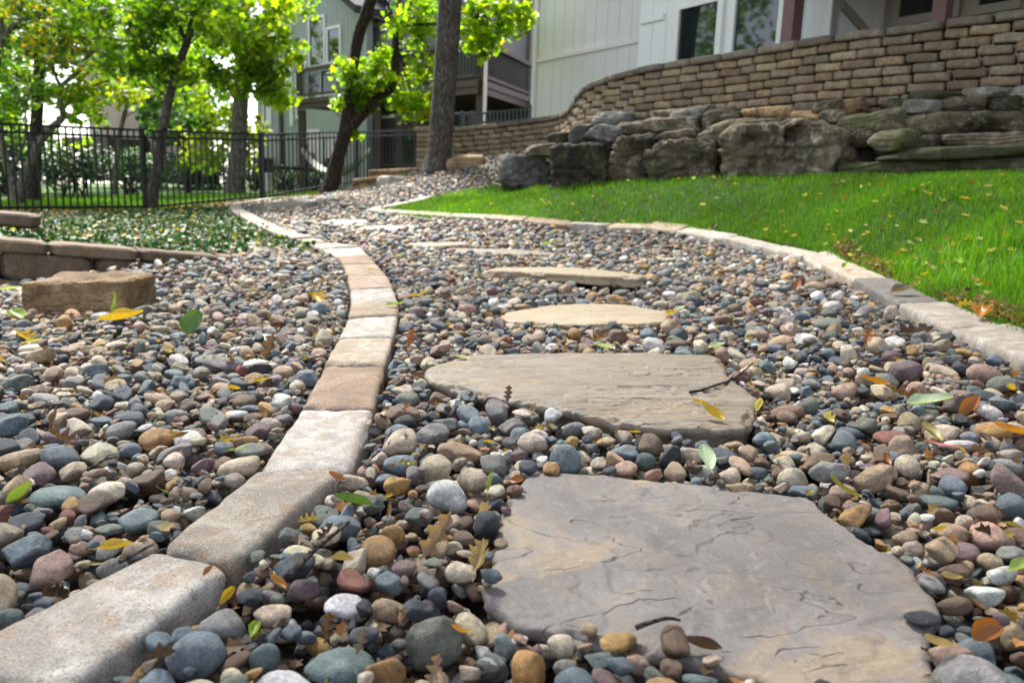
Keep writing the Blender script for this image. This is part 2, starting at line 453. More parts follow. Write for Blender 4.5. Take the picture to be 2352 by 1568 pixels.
def c(px, py, v): return tuple(P(px, py, v))
CTRL = []
for uu in (-1.4, 0, 1.1):
    for vv in (-6, -2, .5, 1.6, 2.8, 4.0): CTRL.append((uu, vv, 0.0))
CTRL += [(-3.2, -2, -.03), (-3.2, 1, -.03), (-2.4, 2.5, -.02), (-3.2, 3, -.05), (3, -2, .25), (3, 0, .28), (2.2, 1.2, .16), (-6, 1, -.05), (-6, -4, -.05), (7, -3, .6)]
CTRL += [c(640, 548, 6.5), c(530, 487, 10.2), c(580, 464, 13), c(740, 452, 14.5), c(1000, 500, 8.6), c(870, 490, 9.25), c(1400, 517, 7.7),
         c(2058, 728, 2.9), (1.1, 1.85, .005), (1.1, 1.0, 0), (1.75, 1.0, .085), (1.62, 1.85, .075), (1.8, 2.9, .085), (1.68, 4.45, .022), (1.73, 4.95, .02), (1.69, 5.55, .028), (1.62, 6.27, .045), (1.58, 3.74, .015), (2.02, 3.7, .09), (2.1, 4.5, .1), (2.12, 5.2, .11), (2.02, 6.1, .12), (1.3, 4.5, .0), (1.3, 5.3, .012), (1.2, 3.4, 0), (.1, 5.5, .02), (-.3, 6.6, .05), (.75, 5.6, .03),
         c(1700, 480, 7.0), c(2000, 484, 5.1), c(2300, 522, 3.8), c(1270, 448, 9.1), c(1450, 422, 8.55), c(1570, 419, 8.05), c(1700, 417, 7.55), c(1800, 416, 7.2), c(1930, 414, 6.75),
         c(2130, 412, 6.05), c(2352, 408, 5.55), c(2700, 400, 5.0), c(3300, 380, 4.4), c(1000, 457, 10.2), c(1130, 431, 10.9), c(1230, 425, 10.6),
         c(900, 430, 13), c(1000, 393, 12.6), c(1130, 367, 12.2), c(1240, 342, 12.4), c(1350, 345, 10.6), c(1500, 340, 9.8), c(1700, 335, 8.9), c(1900, 330, 8.1),
         c(2100, 325, 7.45), c(2352, 318, 6.95), c(2700, 310, 6.3), c(1450, 413, 8.9), c(1570, 409, 8.45), c(1800, 405, 7.6), c(2130, 400, 6.45), c(2352, 394, 5.95), (5.8, 9.5, 1.5), (3, 12, 1.3), (1.2, 14, 1.0), (7, 7, 1.5),
         c(800, 440, 14.5), c(955, 395, 14.3),
         c(0, 489, 10.8), c(335, 488, 12.5), c(605, 463, 14.3), (-3.2, 16.5, .33), (-2.2, 18.4, .4), c(100, 452, 20), c(545, 443, 22), c(700, 437, 26),
         (-4.5, 8, .06), (-2.9, 7.5, .06), (-6, 8, .06), (-6, 5.5, .0), (-9, 5, -.05), (-10, 12, .05), (-3.4, 5.2, .0), (-2.3, 5.4, .03),
         (-40, 40, .3), (0, 45, .6), (40, 40, 1.5), (-40, 0, -.2), (40, 0, 1.5), (-90, 100, .3), (90, 100, 1.6), (0, 110, .6), (-20, 28, .25), (-9.7, 30, .34), (-4, 24, .4), (2, 26, .8)]
CTRL += [c(520, 594, 4.9), c(390, 606, 4.55), c(0, 665, 4.05), c(200, 640, 4.2)]
CTRL = np.array(CTRL); _c2 = CTRL[:, :2]
def _phi(a, b): return np.sqrt(((a[:, None, :] - b[None]) ** 2).sum(-1) + .12)
_n = len(CTRL); _A = np.zeros((_n + 3, _n + 3)); _A[:_n, :_n] = _phi(_c2, _c2) - np.eye(_n) * .02
_A[:_n, _n] = 1; _A[:_n, _n + 1:] = _c2; _A[_n:, :_n] = _A[:_n, _n:].T
_wt = np.linalg.solve(_A, np.concatenate([CTRL[:, 2], np.zeros(3)]))
def T_raw(u, v):
    u = np.asarray(u, float); v = np.asarray(v, float); sh = u.shape
    p = np.stack([u.ravel(), v.ravel()], 1); out = np.empty(len(p))
    for i in range(0, len(p), 20000):
        q = p[i:i + 20000]; out[i:i + 20000] = _phi(q, _c2) @ _wt[:_n] + _wt[_n] + q @ _wt[_n + 1:]
    # raised bed behind the low wall
    r = p - LWA[:2]; al = np.clip((r @ lw_d) / lw_len, 0, 1); dd = r @ lw_n
    bed = .21 * (1 - al) * sstep(.06, .2, dd) * (1 - sstep(.5, 2.6, dd))
    return (out + bed).reshape(sh)
_lu, _lv = np.arange(-9, 9.01, .04), np.arange(-1.5, 20.01, .04)
_LT = T_raw(*np.meshgrid(_lu, _lv))
def T(u, v):
    u = np.asarray(u, float); v = np.asarray(v, float)
    fu = np.clip((u + 9) / .04, 0, len(_lu) - 1.001); fv = np.clip((v + 1.5) / .04, 0, len(_lv) - 1.001)
    i, j = fu.astype(int), fv.astype(int); a, b = fu - i, fv - j
    return (_LT[j, i] * (1 - a) + _LT[j, i + 1] * a) * (1 - b) + (_LT[j + 1, i] * (1 - a) + _LT[j + 1, i + 1] * a) * b

def hit(px, py, dz=0.0, vmax=19.0):
    """where the line of sight through a pixel meets the ground + dz (garden frame)"""
    vv = np.exp(np.linspace(math.log(.35), math.log(vmax), 500)); d = ray(px, py)
    pts = np.array([0, 0, HC]) + d[None] * (vv / d[1])[:, None]
    f = pts[:, 2] - T(pts[:, 0], pts[:, 1]) - dz
    k = np.nonzero(f < 0)[0]
    if len(k) == 0 or k[0] == 0: return pts[-1] if len(k) == 0 else pts[0]
    a, b = vv[k[0] - 1], vv[k[0]]
    for _ in range(30):
        mid = .5 * (a + b); p = P(px, py, mid)
        if p[2] - T(p[0], p[1]) - dz > 0: a = mid
        else: b = mid
    return P(px, py, .5 * (a + b))

# ------------------------------------------------------------------ ground sheets
def axis(*segs):
    out = []
    for a, b, s in segs: out += list(np.arange(a, b, s))
    return np.array(out + [segs[-1][1]])
def sheet(name, us, vs, dz, m, test=None, rough=0.0, seed=3):
    U, Vv = np.meshgrid(us, vs); H = T_raw(U, Vv)
    q = np.stack([U, Vv, H + dz], -1)
    if rough: q[..., 2] += rough * fbm(np.stack([U * 6, Vv * 6, U * 0], -1), 3, seed)
    q = q.reshape(-1, 3); nx = len(us); F = []
    ok = np.ones(len(q), bool)
    if test is not None: ok = test(q)
    ii, jj = np.meshgrid(np.arange(nx - 1), np.arange(len(vs) - 1)); a = (jj * nx + ii).ravel()
    F = np.stack([a, a + 1, a + nx + 1, a + nx], 1)
    F = F[ok[F].all(1)]
    used, inv = np.unique(F.ravel(), return_inverse=True)
    o = obj(name, W(q[used]), inv.reshape(F.shape), m, smooth=True)
    o['kind'] = 'structure'
    return o
LAWN = [(858, 489), (1000, 501), (1210, 507), (1400, 515), (1560, 527), (1680, 541), (1760, 553), (1890, 585), (2000, 633), (2120, 690), (2240, 740), (2352, 785), (2700, 950), (3600, 1400), (5000, 1900), (6000, 1500), (3400, 330),
        (2700, 385), (2352, 396), (2130, 400), (1800, 404), (1570, 408), (1450, 411), (1260, 428), (1130, 425), (1000, 452)]
BED = [(-900, 545), (0, 546), (345, 569), (520, 586), (640, 577), (745, 592), (742, 572), (640, 546), (560, 506), (526, 488), (528, 475), (335, 486), (0, 488), (-900, 470)]
def test_lawn(q):
    x, y, d = proj(q[:, 0], q[:, 1], q[:, 2]); return inpoly(x, y, LAWN) & (q[:, 1] > .5) & (q[:, 1] < 11.6) & (q[:, 0] > -2)
def test_bed(q):
    r = q[:, :2] - LWA[:2]
    x, y, d = proj(q[:, 0], q[:, 1], q[:, 2]); return inpoly(x, y, BED) & (r @ lw_n > .1) & (q[:, 1] < 15) & (q[:, 1] > 3)
def test_back(q):
    # the far side of the fence line
    a, b = np.array([-6.94, 10.8]), np.array([-2.22, 18.4]); n = np.array([-(b - a)[1], (b - a)[0]]); n /= np.linalg.norm(n)
    return ((q[:, :2] - a) @ n > .06) & (q[:, 1] > 6) & (q[:, 0] < 3)
sheet('ground', axis((-150, -20, 10), (-20, -9, 1), (-9, 8, .12), (8, 20, 1), (20, 150, 10)), axis((-20, -1, 1), (-1, 16, .12), (16, 32, .6), (32, 200, 8)), -.055, M['soil'])
sheet('lawn_soil', np.arange(-2, 7, .06), np.arange(.5, 11.8, .06), -.012, M['thatch'], test_lawn, .02)
sheet('bed_soil', np.arange(-7.5, -1.3, .06), np.arange(3.2, 15, .06), -.01, M['mulch'], test_bed, .03)
sheet('back_lawn', axis((-60, -14, 2), (-14, 3, .25)), axis((6, 24, .2), (24, 70, 2)), -.02, M['backlawn'], test_back, .03)

# ------------------------------------------------------------------ flagstones
STONE_UV = []                                # footprints in the garden frame with their top height
def flagstone(px, dz, thick, m, label, seed, clefts=(1.0, 1.0), tilt=0.0, amp=.003, rot=0.0):
    pts = np.array([hit(x, y, dz)[:2] for x, y in px]); ctr = pts.mean(0)
    lvl = float(T(ctr[0], ctr[1])) + dz
    if tilt == 'ground': tilt = math.atan((float(T(ctr[0], ctr[1] + .2)) - float(T(ctr[0], ctr[1] - .2))) / .4)
    # the outline read on the stone's own top plane
    pts = []
    for x, y in px:
        d = ray(x, y); n = np.array([0, -math.tan(tilt), 1.0]); p0 = np.array([ctr[0], ctr[1], lvl])
        k = ((p0 - np.array([0, 0, HC])) @ n) / (d @ n)
        pts.append((np.array([0, 0, HC]) + d * k)[:2])
    pts = np.array(pts); ctr = pts.mean(0)
    poly = np.vstack([a + (b - a) * f for a, b in zip(pts, np.roll(pts, -1, 0)) for f in (.04, .25, .5, .75, .96)])
    per = np.concatenate([[0], np.cumsum(np.linalg.norm(np.diff(np.vstack([poly, poly[:1]]), axis=0), axis=1))])
    NA = 420; s = np.linspace(0, per[-1], NA, endpoint=False); pc = np.vstack([poly, poly[:1]])
    rim = np.stack([np.interp(s, per, pc[:, 0]), np.interp(s, per, pc[:, 1])], 1)
    nrm = rim - ctr; nl = np.linalg.norm(nrm, axis=1)[:, None]
    rim = rim + nrm / nl * (.009 * fbm(np.stack([rim[:, 0] * 24, rim[:, 1] * 24, rim[:, 0] * 0], 1), 4, seed))[:, None]
    rr = np.concatenate([np.linspace(.02, .9, 70), np.linspace(.91, 1.0, 16)])
    V = []
    def top(q):
        x = np.stack([q[:, 0] * 5 * clefts[0], q[:, 1] * 5 * clefts[1], q[:, 0] * 0 + seed], 1)
        lv = (fbm(x, 4, seed) + 1) * 3.2; f = lv - np.floor(lv)
        pat = sstep(-.1, .25, fbm(x * .8 + 7, 2, seed + 3))
        st = (sstep(0, .07, f) - f) * amp * (.3 + 1.3 * pat)
        return lvl + math.tan(tilt) * (q[:, 1] - ctr[1]) + st + .004 * fbm(x * .5, 2, seed + 9)
    for r in rr:
        q = ctr + (rim - ctr) * r; z = top(q)
        if r > .96: z = z - .004 * ((r - .96) / .04) ** 2
        chip_ = sstep(.08, .16, fbm(np.stack([rim[:, 0] * 9, rim[:, 1] * 9, rim[:, 0] * 0 + 3], 1), 2, seed + 30)); z = z - .009 * chip_ * (r > .955 + .03 * fbm(np.stack([rim[:, 0] * 30, rim[:, 1] * 30, rim[:, 0] * 0], 1), 2, seed + 31))
        V.append(np.column_stack([q, z]))
    base = V[-1]
    for k in range(1, 9):
        f = k / 8
        off = .007 * fbm(np.stack([rim[:, 0] * 22, rim[:, 1] * 22, np.full(NA, f * 3.5)], 1), 3, seed + 21) + .004 * math.sin(f * 9) - .012 * f
        q = rim + nrm / nl * off[:, None]
        V.append(np.column_stack([q, base[:, 2] - thick * f]))
    nr = len(V); V = np.concatenate(V); F = []
    a = np.arange(NA); b = (a + 1) % NA
    Fq = np.concatenate([np.stack([i * NA + a, i * NA + b, (i + 1) * NA + b, (i + 1) * NA + a], 1)[:, ::-1] for i in range(nr - 1)])
    V = np.vstack([V, [[ctr[0], ctr[1], float(top(ctr[None])[0])]]])
    F = [tuple(f) for f in Fq] + [(len(V) - 1, int(i), int(j)) for i, j in zip(a, b)]
    F = [f if len(f) == 4 else f for f in F]
    o = obj('flagstone', W(V), F, m, loc=W([ctr[0], ctr[1], lvl]), smooth=True)
    tag(o, label, 'flagstone', 'stepping flagstones of the path')
    STONE_UV.append((rim, lvl, tilt, ctr))
    return o
flagstone([(1210, 1083), (1290, 1084), (1420, 1091), (1560, 1104), (1640, 1115), (1860, 1138), (1920, 1185), (2010, 1245), (2100, 1308), (2150, 1370), (2146, 1420), (2135, 1475), (2145, 1560), (2120, 1640),
           (1900, 1625), (1760, 1560), (1600, 1515), (1420, 1482), (1180, 1428), (1120, 1385), (1112, 1340), (1132, 1285), (1150, 1180)], .006, .05, M['flag_grey'],
          'largest grey flagstone of the path, nearest the camera, with a dark pebble on it', 3, (1, 1.3), 0, .0016)
flagstone([(985, 842), (1060, 813), (1300, 809), (1500, 809), (1640, 816), (1668, 838), (1672, 862), (1740, 915), (1728, 962), (1705, 982), (1600, 985), (1500, 980), (1350, 955), (1200, 925), (1100, 903), (985, 876), (975, 862)],
          .024, .055, M['flag_tan'], 'broad tan flagstone with fine ridges and a twig at its edge, second on the path', 11, (.8, 2.6), 0, .0035)
flagstone([(1140, 738), (1152, 718), (1260, 701), (1330, 697), (1440, 699), (1540, 716), (1528, 738), (1480, 744), (1300, 745)], .018, .05, M['flag_buff'],
          'smooth buff yellow flagstone between gravel, third on the path', 17, (1, 2), 0, .0015)
flagstone([(1105, 622), (1150, 614), (1300, 615), (1440, 625), (1485, 636), (1380, 634), (1200, 624)], .045, .042, M['flag_buff'],
          'long buff flagstone showing its thick front edge, fourth on the path', 23, (1, 2), R_(-3.6), .001)
flagstone([(985, 577), (1040, 570), (1180, 572), (1280, 581), (1270, 586), (1100, 581)], .010, .05, M['flag_tan'],
          'long thin grey tan flagstone behind the thick edged one, fifth on the path', 29, (1, 2), 0, .001)
flagstone([(925, 562), (960, 556), (1070, 555), (1085, 560), (1000, 566)], .008, .05, M['flag_tan'], 'small tan flagstone almost sunk in gravel, sixth on the path', 31, (1, 1), 0, .001)
flagstone([(815, 526), (840, 519), (940, 517), (962, 522), (900, 528)], .008, .05, M['flag_tan'], 'tan flagstone in the gravel near the lawn tip, seventh on the path', 37, (1, 1), 'ground', .001)
flagstone([(725, 512), (760, 504), (840, 504), (855, 511), (790, 516)], .004, .05, M['flag_tan'], 'pale flagstone in the middle of the far bend, eighth on the path', 41, (1, 1), 'ground', .001)
flagstone([(612, 474), (640, 464), (730, 457), (745, 460), (700, 470), (650, 477)], .008, .04, M['flag_tan'], 'farthest pale buff flagstone, inside the tight bend by the fence', 43, (1, 1), 'ground', .001)

# ------------------------------------------------------------------ paver edgings: each tumbled paver a thing of its own
PAVER_UV = []
EXTRA = []                                   # objects whose colour comes from obj.color
def paver(q, top, height, colr, label, group, seed):
    """q: four top corners in the garden frame plan: near-left, near-right, far-right, far-left"""
    q = np.array(q); L = (np.linalg.norm(q[3] - q[0]) + np.linalg.norm(q[2] - q[1])) / 2; Wd = (np.linalg.norm(q[1] - q[0]) + np.linalg.norm(q[2] - q[3])) / 2
    hw, hl, hh = Wd / 2 - .0045, L / 2 - .005, height / 2
    V, F = rbox((hw, hl, hh), min(.014, hw * .4, hl * .4), (18, 22, 8))
    V = V + .005 * np.stack([fbm(V * 22 + seed, 3, seed), fbm(V * 22 + seed, 3, seed + 5), .6 * fbm(V * 14 + seed, 3, seed + 8)], 1)
    e = np.maximum(np.abs(V[:, 0]) / hw, np.abs(V[:, 1]) / hl)
    chip = sstep(.1, .5, fbm(V * 30 + seed * 3, 2, seed + 2)) * sstep(.86, 1, e) * sstep(.4, 1, V[:, 2] / hh)
    V[:, 2] -= .010 * chip; V[:, :2] *= (1 - .02 * chip)[:, None]
    s = V[:, 0] / (Wd / 2); t_ = V[:, 1] / (L / 2)
    pl = .25 * ((1 - s) * (1 - t_))[:, None] * q[0] + .25 * ((1 + s) * (1 - t_))[:, None] * q[1] + .25 * ((1 + s) * (1 + t_))[:, None] * q[2] + .25 * ((1 - s) * (1 + t_))[:, None] * q[3]
    ctr = q.mean(0); r2 = np.random.default_rng(seed)
    zt = top(ctr) + r2.uniform(-.004, .004)
    g = np.array([(top(ctr + np.array([.05, 0])) - top(ctr - np.array([.05, 0]))) / .1, (top(ctr + np.array([0, .05])) - top(ctr - np.array([0, .05]))) / .1]) + r2.uniform(-.012, .012, 2)
    Z = zt + (pl - ctr) @ g + V[:, 2] - hh
    o = obj('paving_stone', W(np.column_stack([pl, Z])), F, M['paver'], loc=W([ctr[0], ctr[1], zt - height]), smooth=True)
    o.color = (*colr, 1)
    tag(o, label, 'paver', group)
    PAVER_UV.append((q, zt)); EXTRA.append(o)
    return o

LE = [(-160, 1512), (360, 1258), (580, 1083), (688, 934), (740, 834), (774, 777), (796, 729), (804, 697), (802, 664), (794, 632), (786, 607), (772, 589), (737, 571)]
RE = [(130, 1612), (535, 1300), (814, 1069), (862, 936), (888, 836), (907, 773), (917, 722), (918, 695), (906, 660), (890, 630), (866, 605), (848, 585), (832, 566)]
DZL = .015
lp = [hit(x, y, DZL)[:2] for x, y in LE]; rp = [hit(x, y, DZL)[:2] for x, y in RE]
PC = {'pale': (.43, .405, .375), 'grey': (.32, .285, .245), 'brown': (.28, .205, .155), 'beige': (.40, .345, .28), 'white': (.46, .435, .41), 'pink': (.41, .325, .27), 'tan': (.36, .295, .225), 'slate': (.16, .155, .155), 'warm': (.39, .36, .325)}
left_spec = ['pale', 'grey', 'white', 'brown', 'beige', 'pale', 'tan', 'white', 'pink', 'tan', 'brown', 'pale']
words_ = {'pale': 'pale grey', 'grey': 'grey with brown stains', 'brown': 'reddish brown', 'beige': 'beige grey', 'white': 'whitish', 'pink': 'pinkish tan', 'tan': 'tan', 'slate': 'dark slate grey', 'warm': 'pale warm grey'}
ordn = ['first', 'second', 'third', 'fourth', 'fifth', 'sixth', 'seventh', 'eighth', 'ninth', 'tenth', 'eleventh', 'twelfth', 'thirteenth', 'fourteenth', 'fifteenth', 'sixteenth', 'seventeenth',
        'eighteenth', 'nineteenth', 'twentieth', 'twenty-first', 'twenty-second', 'twenty-third', 'twenty-fourth', 'twenty-fifth', 'twenty-sixth', 'twenty-seventh', 'twenty-eighth', 'twenty-ninth', 'thirtieth']
topL = lambda p: float(T(p[0], p[1])) + DZL
k = 0
# one more paver before the first one in the picture, so that the row does not begin at the frame
d0 = lp[0] - lp[1]; d0 = d0 / np.linalg.norm(d0)
prev_l, prev_r = lp[0], rp[0]
for k in range(12):
    cn = left_spec[k]
    paver([lp[k], rp[k], rp[k + 1], lp[k + 1]], topL, .075, PC[cn], f'{words_[cn]} tumbled paver in the left edging, {ordn[k]} from the camera', 'pavers of the left edging', 100 + k)
# from the bend on: even pavers along the curve
LC = np.array([hit(x, y, DZL)[:2] for x, y in [(737, 571), (690, 557), (640, 545), (598, 527), (560, 506), (536, 491), (527, 481), (536, 471)]] + [P(575, 463, 12.4)[:2], P(640, 456.5, 13.4)[:2], P(720, 451, 14.2)[:2], P(780, 447, 14.7)[:2]])
LC[0] = lp[-1]
lc = smooth_path(LC, 400); tn = np.gradient(lc, axis=0); tn /= np.linalg.norm(tn, axis=1)[:, None]
wd = np.linalg.norm(rp[-1] - lp[-1])
rc = lc + np.stack([tn[:, 1], -tn[:, 0]], 1) * .16
sl = np.concatenate([[0], np.cumsum(np.linalg.norm(np.diff(lc, axis=0), axis=1))])
pos = 0.0; i = 12; r2 = np.random.default_rng(5)
cyc = ['warm', 'tan', 'pale', 'beige', 'brown', 'white', 'warm', 'beige', 'pale', 'tan']
pl_, pr_ = lp[-1], rp[-1]
while pos < sl[-1] - .3 and i < 48:
    pos += r2.uniform(.24, .36)
    a = np.array([np.interp(pos, sl, lc[:, j]) for j in (0, 1)]); b = np.array([np.interp(pos, sl, rc[:, j]) for j in (0, 1)])
    cn = cyc[(i - 12) % 10]
    nm = ordn[i] if i < 30 else None
    lab = f'{words_[cn]} tumbled paver in the left edging, {nm} from the camera' if nm else f'{words_[cn]} paver in the far bend of the left edging, {ordn[i - 30]} past the thirtieth'
    paver([pl_, pr_, b, a], lambda p_, f_=min(1, (i - 11) / 3): topL(p_) + .03 * f_, .085, PC[cn], lab, 'pavers of the left edging', 100 + i)
    pl_, pr_ = a, b; i += 1

IE = [(2560, 930), (2352, 836), (2180, 756), (2058, 698), (1957, 641), (1882, 606), (1841, 588), (1749, 565), (1657, 543), (1550, 530), (1475, 522), (1390, 516), (1300, 511.5), (1200, 507), (1110, 503.5), (1020, 499), (940, 494), (868, 490)]
OE = [(2600, 845), (2440, 788), (2284, 738), (2170, 689), (2036, 633), (1945, 592), (1900, 574), (1796, 554), (1710, 537), (1592, 524), (1510, 516), (1425, 511), (1330, 507), (1225, 502.5), (1135, 499), (1045, 494.5), (965, 489.5), (893, 485.5)]
DZR = .042
def edge_pt(x, y):                            # far along the lawn the path climbs evenly
    return P(x, y, .452 * FPX / (y - 420) if y >= 588 else .5625 / ((y - 420) / FPX + .0225))[:2]
ip = [edge_pt(x, y) for x, y in IE]; op_ = [edge_pt(x, y) for x, y in OE]
# keep a believable paver width where the edge is seen at a grazing angle
for j in range(0, len(ip)):
    tdir = ip[min(j + 1, len(ip) - 1)] - ip[max(j - 1, 0)]; tdir /= np.linalg.norm(tdir); nn = np.array([tdir[1], -tdir[0]])
    wv = op_[j] - ip[j]; across = wv @ nn
    op_[j] = ip[j] + nn * np.clip(across, .15, .185) + tdir * np.clip(wv @ tdir, -.03, .03)
topR = lambda p: max(float(T(p[0], p[1])) + .02, .06 + .0225 * max(0, p[1] - 5))
ip = [np.array([1.3, .55]), np.array([1.3, .95])] + ip; op_ = [np.array([1.48, .55]), np.array([1.47, .95])] + op_
right_spec = ['beige', 'pale', 'warm', 'warm', 'warm', 'slate', 'beige', 'warm', 'pale', 'pale', 'white', 'tan', 'beige', 'pale', 'brown', 'tan', 'pale', 'beige', 'pale']
for k in range(len(ip) - 1):
    cn = right_spec[k]
    paver([ip[k], op_[k], op_[k + 1], ip[k + 1]], topR, .085, PC[cn], f'{words_[cn]} flat paver along the lawn edge, {ordn[k]} from the camera', 'pavers of the lawn edging', 200 + k)
# the edging turns round the tip of the lawn
tipc = np.array([ip[-1], edge_pt(842, 487.5), edge_pt(850, 484), P(905, 477, 9.9)[:2], P(975, 466, 10.4)[:2]])
tc = smooth_path(tipc, 60); tt = np.gradient(tc, axis=0); tt /= np.linalg.norm(tt, axis=1)[:, None]; to = tc + np.stack([tt[:, 1], -tt[:, 0]], 1) * .16
ss = np.concatenate([[0], np.cumsum(np.linalg.norm(np.diff(tc, axis=0), axis=1))]); nseg = max(3, int(ss[-1] / .3))
e = np.linspace(0, ss[-1], nseg + 1)
A_ = [np.array([np.interp(x, ss, tc[:, j]) for j in (0, 1)]) for x in e]; B_ = [np.array([np.interp(x, ss, to[:, j]) for j in (0, 1)]) for x in e]
for k in range(nseg):
    cn = ['pale', 'beige', 'warm'][k % 3]
    paver([A_[k], B_[k], B_[k + 1], A_[k + 1]], topR, .085, PC[cn], f'{words_[cn]} paver rounding the far tip of the lawn, {ordn[k]} after the straight row', 'pavers of the lawn edging', 240 + k)
# ------------------------------------------------------------------ pebbles
def stone_shape(seed, nplanes, dlo, dhi, p, ax, sub=3, nz=.10):
    r = np.random.default_rng(seed); V, F = ico(sub)
    m_ = r.normal(size=(nplanes, 3)); m_ /= np.linalg.norm(m_, axis=1)[:, None]
    d = r.uniform(dlo, dhi, nplanes)
    dots = np.clip(V @ m_.T, 0, None) / d
    rad = ((dots ** p).sum(1) + 1.0) ** (-1.0 / p)
    rad = rad * (1 + nz * fbm(V * 1.9 + seed, 3, seed))
    Q = V * rad[:, None]
    Q = Q / np.abs(Q).max(0)                    # unit half axes before the axes are set
    return Q * np.array(ax), F
PROTO, PKIND = [], []
for k in range(10): PROTO.append(stone_shape(300 + k, 9, .6, .98, 9, (1, random.uniform(.78, .92), random.uniform(.62, .8)))); PKIND.append('round')
for k in range(9): PROTO.append(stone_shape(330 + k, 10, .7, .98, 8, (1, random.uniform(.66, .85), random.uniform(.34, .46)))); PKIND.append('flat')
for k in range(9): PROTO.append(stone_shape(360 + k, 11, .48, .85, 13, (1, random.uniform(.7, .9), random.uniform(.55, .75)), 4, .09)); PKIND.append('angular')
for k in range(6): PROTO.append(stone_shape(390 + k, 8, .7, .95, 7, (1, random.uniform(.5, .6), random.uniform(.42, .55)))); PKIND.append('oval')
PMESH = [mesh('pebble_form', V, F, M['pebble'], smooth=True) for V, F in PROTO]
AXES = [np.abs(V).max(0) for V, F in PROTO]
by_kind = {k: [i for i, q in enumerate(PKIND) if q == k] for k in ('round', 'flat', 'angular', 'oval')}

PAL = {  # name: (colour, share)
    'blue grey': ((.13, .165, .195), 13), 'slate': ((.05, .064, .08), 8), 'grey': ((.21, .20, .19), 13), 'green grey': ((.13, .145, .12), 7), 'teal': ((.12, .16, .16), 4),
    'tan': ((.34, .24, .145), 14), 'beige': ((.42, .34, .25), 14), 'cream': ((.56, .48, .36), 8), 'white': ((.60, .59, .56), 6), 'mauve': ((.19, .12, .12), 4.5),
    'pink': ((.37, .235, .175), 5), 'brown': ((.15, .088, .053), 10), 'ochre': ((.38, .215, .065), 6), 'rust red': ((.22, .075, .05), 1.5), 'black': ((.018, .021, .026), 3)}
PN = list(PAL); PW = np.array([PAL[k][1] for k in PN], float); PW /= PW.sum()
def tint(name, r):
    return np.clip(np.array(PAL[name][0]) * r.uniform(.78, 1.22) * (1 + r.uniform(-.06, .06, 3)), 0, .7)

GRAVEL = [(-1500, 2600), (-1500, 700), (-300, 690), (0, 655), (150, 640), (390, 602), (520, 589), (640, 577), (735, 588), (735, 571), (640, 545), (560, 506), (527, 486), (536, 469), (580, 460), (650, 453), (740, 447),
          (800, 441), (880, 424), (930, 402), (960, 392), (1045, 372), (1130, 357), (1200, 345), (1250, 335), (1262, 400), (1180, 422), (1130, 428), (1000, 456), (870, 484), (845, 488), (1000, 499), (1400, 516), (1657, 543), (1749, 566), (1882, 607), (1957, 642),
          (2058, 699), (2180, 757), (2352, 837), (2700, 1010), (3300, 1300), (4700, 1900), (5200, 2600)]

class Pile:
    """pebbles dropped one by one on a height grid, each into the lowest of a few places"""
    def __init__(self, u0, u1, v0, v1, cell):
        self.u0, self.v0, self.c = u0, v0, cell
        self.nu, self.nv = int((u1 - u0) / cell), int((v1 - v0) / cell)
        U, V = np.meshgrid(u0 + (np.arange(self.nu) + .5) * cell, v0 + (np.arange(self.nv) + .5) * cell)
        self.base = T(U, V); self.H = np.full(U.shape, -.05); self.H += .012 * fbm(np.stack([U * 3, V * 3, U * 0], -1), 2, 4)
        x, y, d = proj(U, V, self.base)
        self.ok = inpoly(x, y, GRAVEL)
        r = np.stack([U - LWA[0], V - LWA[1]], -1)
        self.ok &= ~((r @ lw_n > -.03) & (V < 5.4) & (r @ lw_d < lw_len + .02))
        for q, zt in PAVER_UV:
            lo, hi = q.min(0) - .02, q.max(0) + .02
            if hi[0] < u0 or lo[0] > u1 or hi[1] < v0 or lo[1] > v1: continue
            i0, i1 = [int(np.clip((z - u0) / cell, 0, self.nu)) for z in (lo[0], hi[0])]; j0, j1 = [int(np.clip((z - v0) / cell, 0, self.nv)) for z in (lo[1], hi[1])]
            s = np.s_[j0:j1, i0:i1]; ins = inpoly(U[s], V[s], q)
            self.ok[s] &= ~ins; self.H[s] = np.where(ins, np.maximum(self.H[s], zt - self.base[s]), self.H[s])
        for rim, lvl, tilt, ctr in STONE_UV:
            lo, hi = rim.min(0) - .02, rim.max(0) + .02
            if hi[0] < u0 or lo[0] > u1 or hi[1] < v0 or lo[1] > v1: continue
            i0, i1 = [int(np.clip((z - u0) / cell, 0, self.nu)) for z in (lo[0], hi[0])]; j0, j1 = [int(np.clip((z - v0) / cell, 0, self.nv)) for z in (lo[1], hi[1])]
            s = np.s_[j0:j1, i0:i1]; ins = inpoly(U[s], V[s], rim)
            big = inpoly(U[s], V[s], ctr + (rim - ctr) * .985)
            self.ok[s] &= ~inpoly(U[s], V[s], ctr + (rim - ctr) * .97)
            self.H[s] = np.where(ins, np.maximum(self.H[s], lvl + math.tan(tilt) * (V[s] - ctr[1]) - self.base[s]), self.H[s])
        self.items = []
    def ij(self, u, v): return int((u - self.u0) / self.c), int((v - self.v0) / self.c)
    def block(self, cx, cy, rx, ry):
        U, V = np.meshgrid(self.u0 + (np.arange(self.nu) + .5) * self.c, self.v0 + (np.arange(self.nv) + .5) * self.c)
        self.ok &= ((U - cx) / rx) ** 2 + ((V - cy) / ry) ** 2 > 1

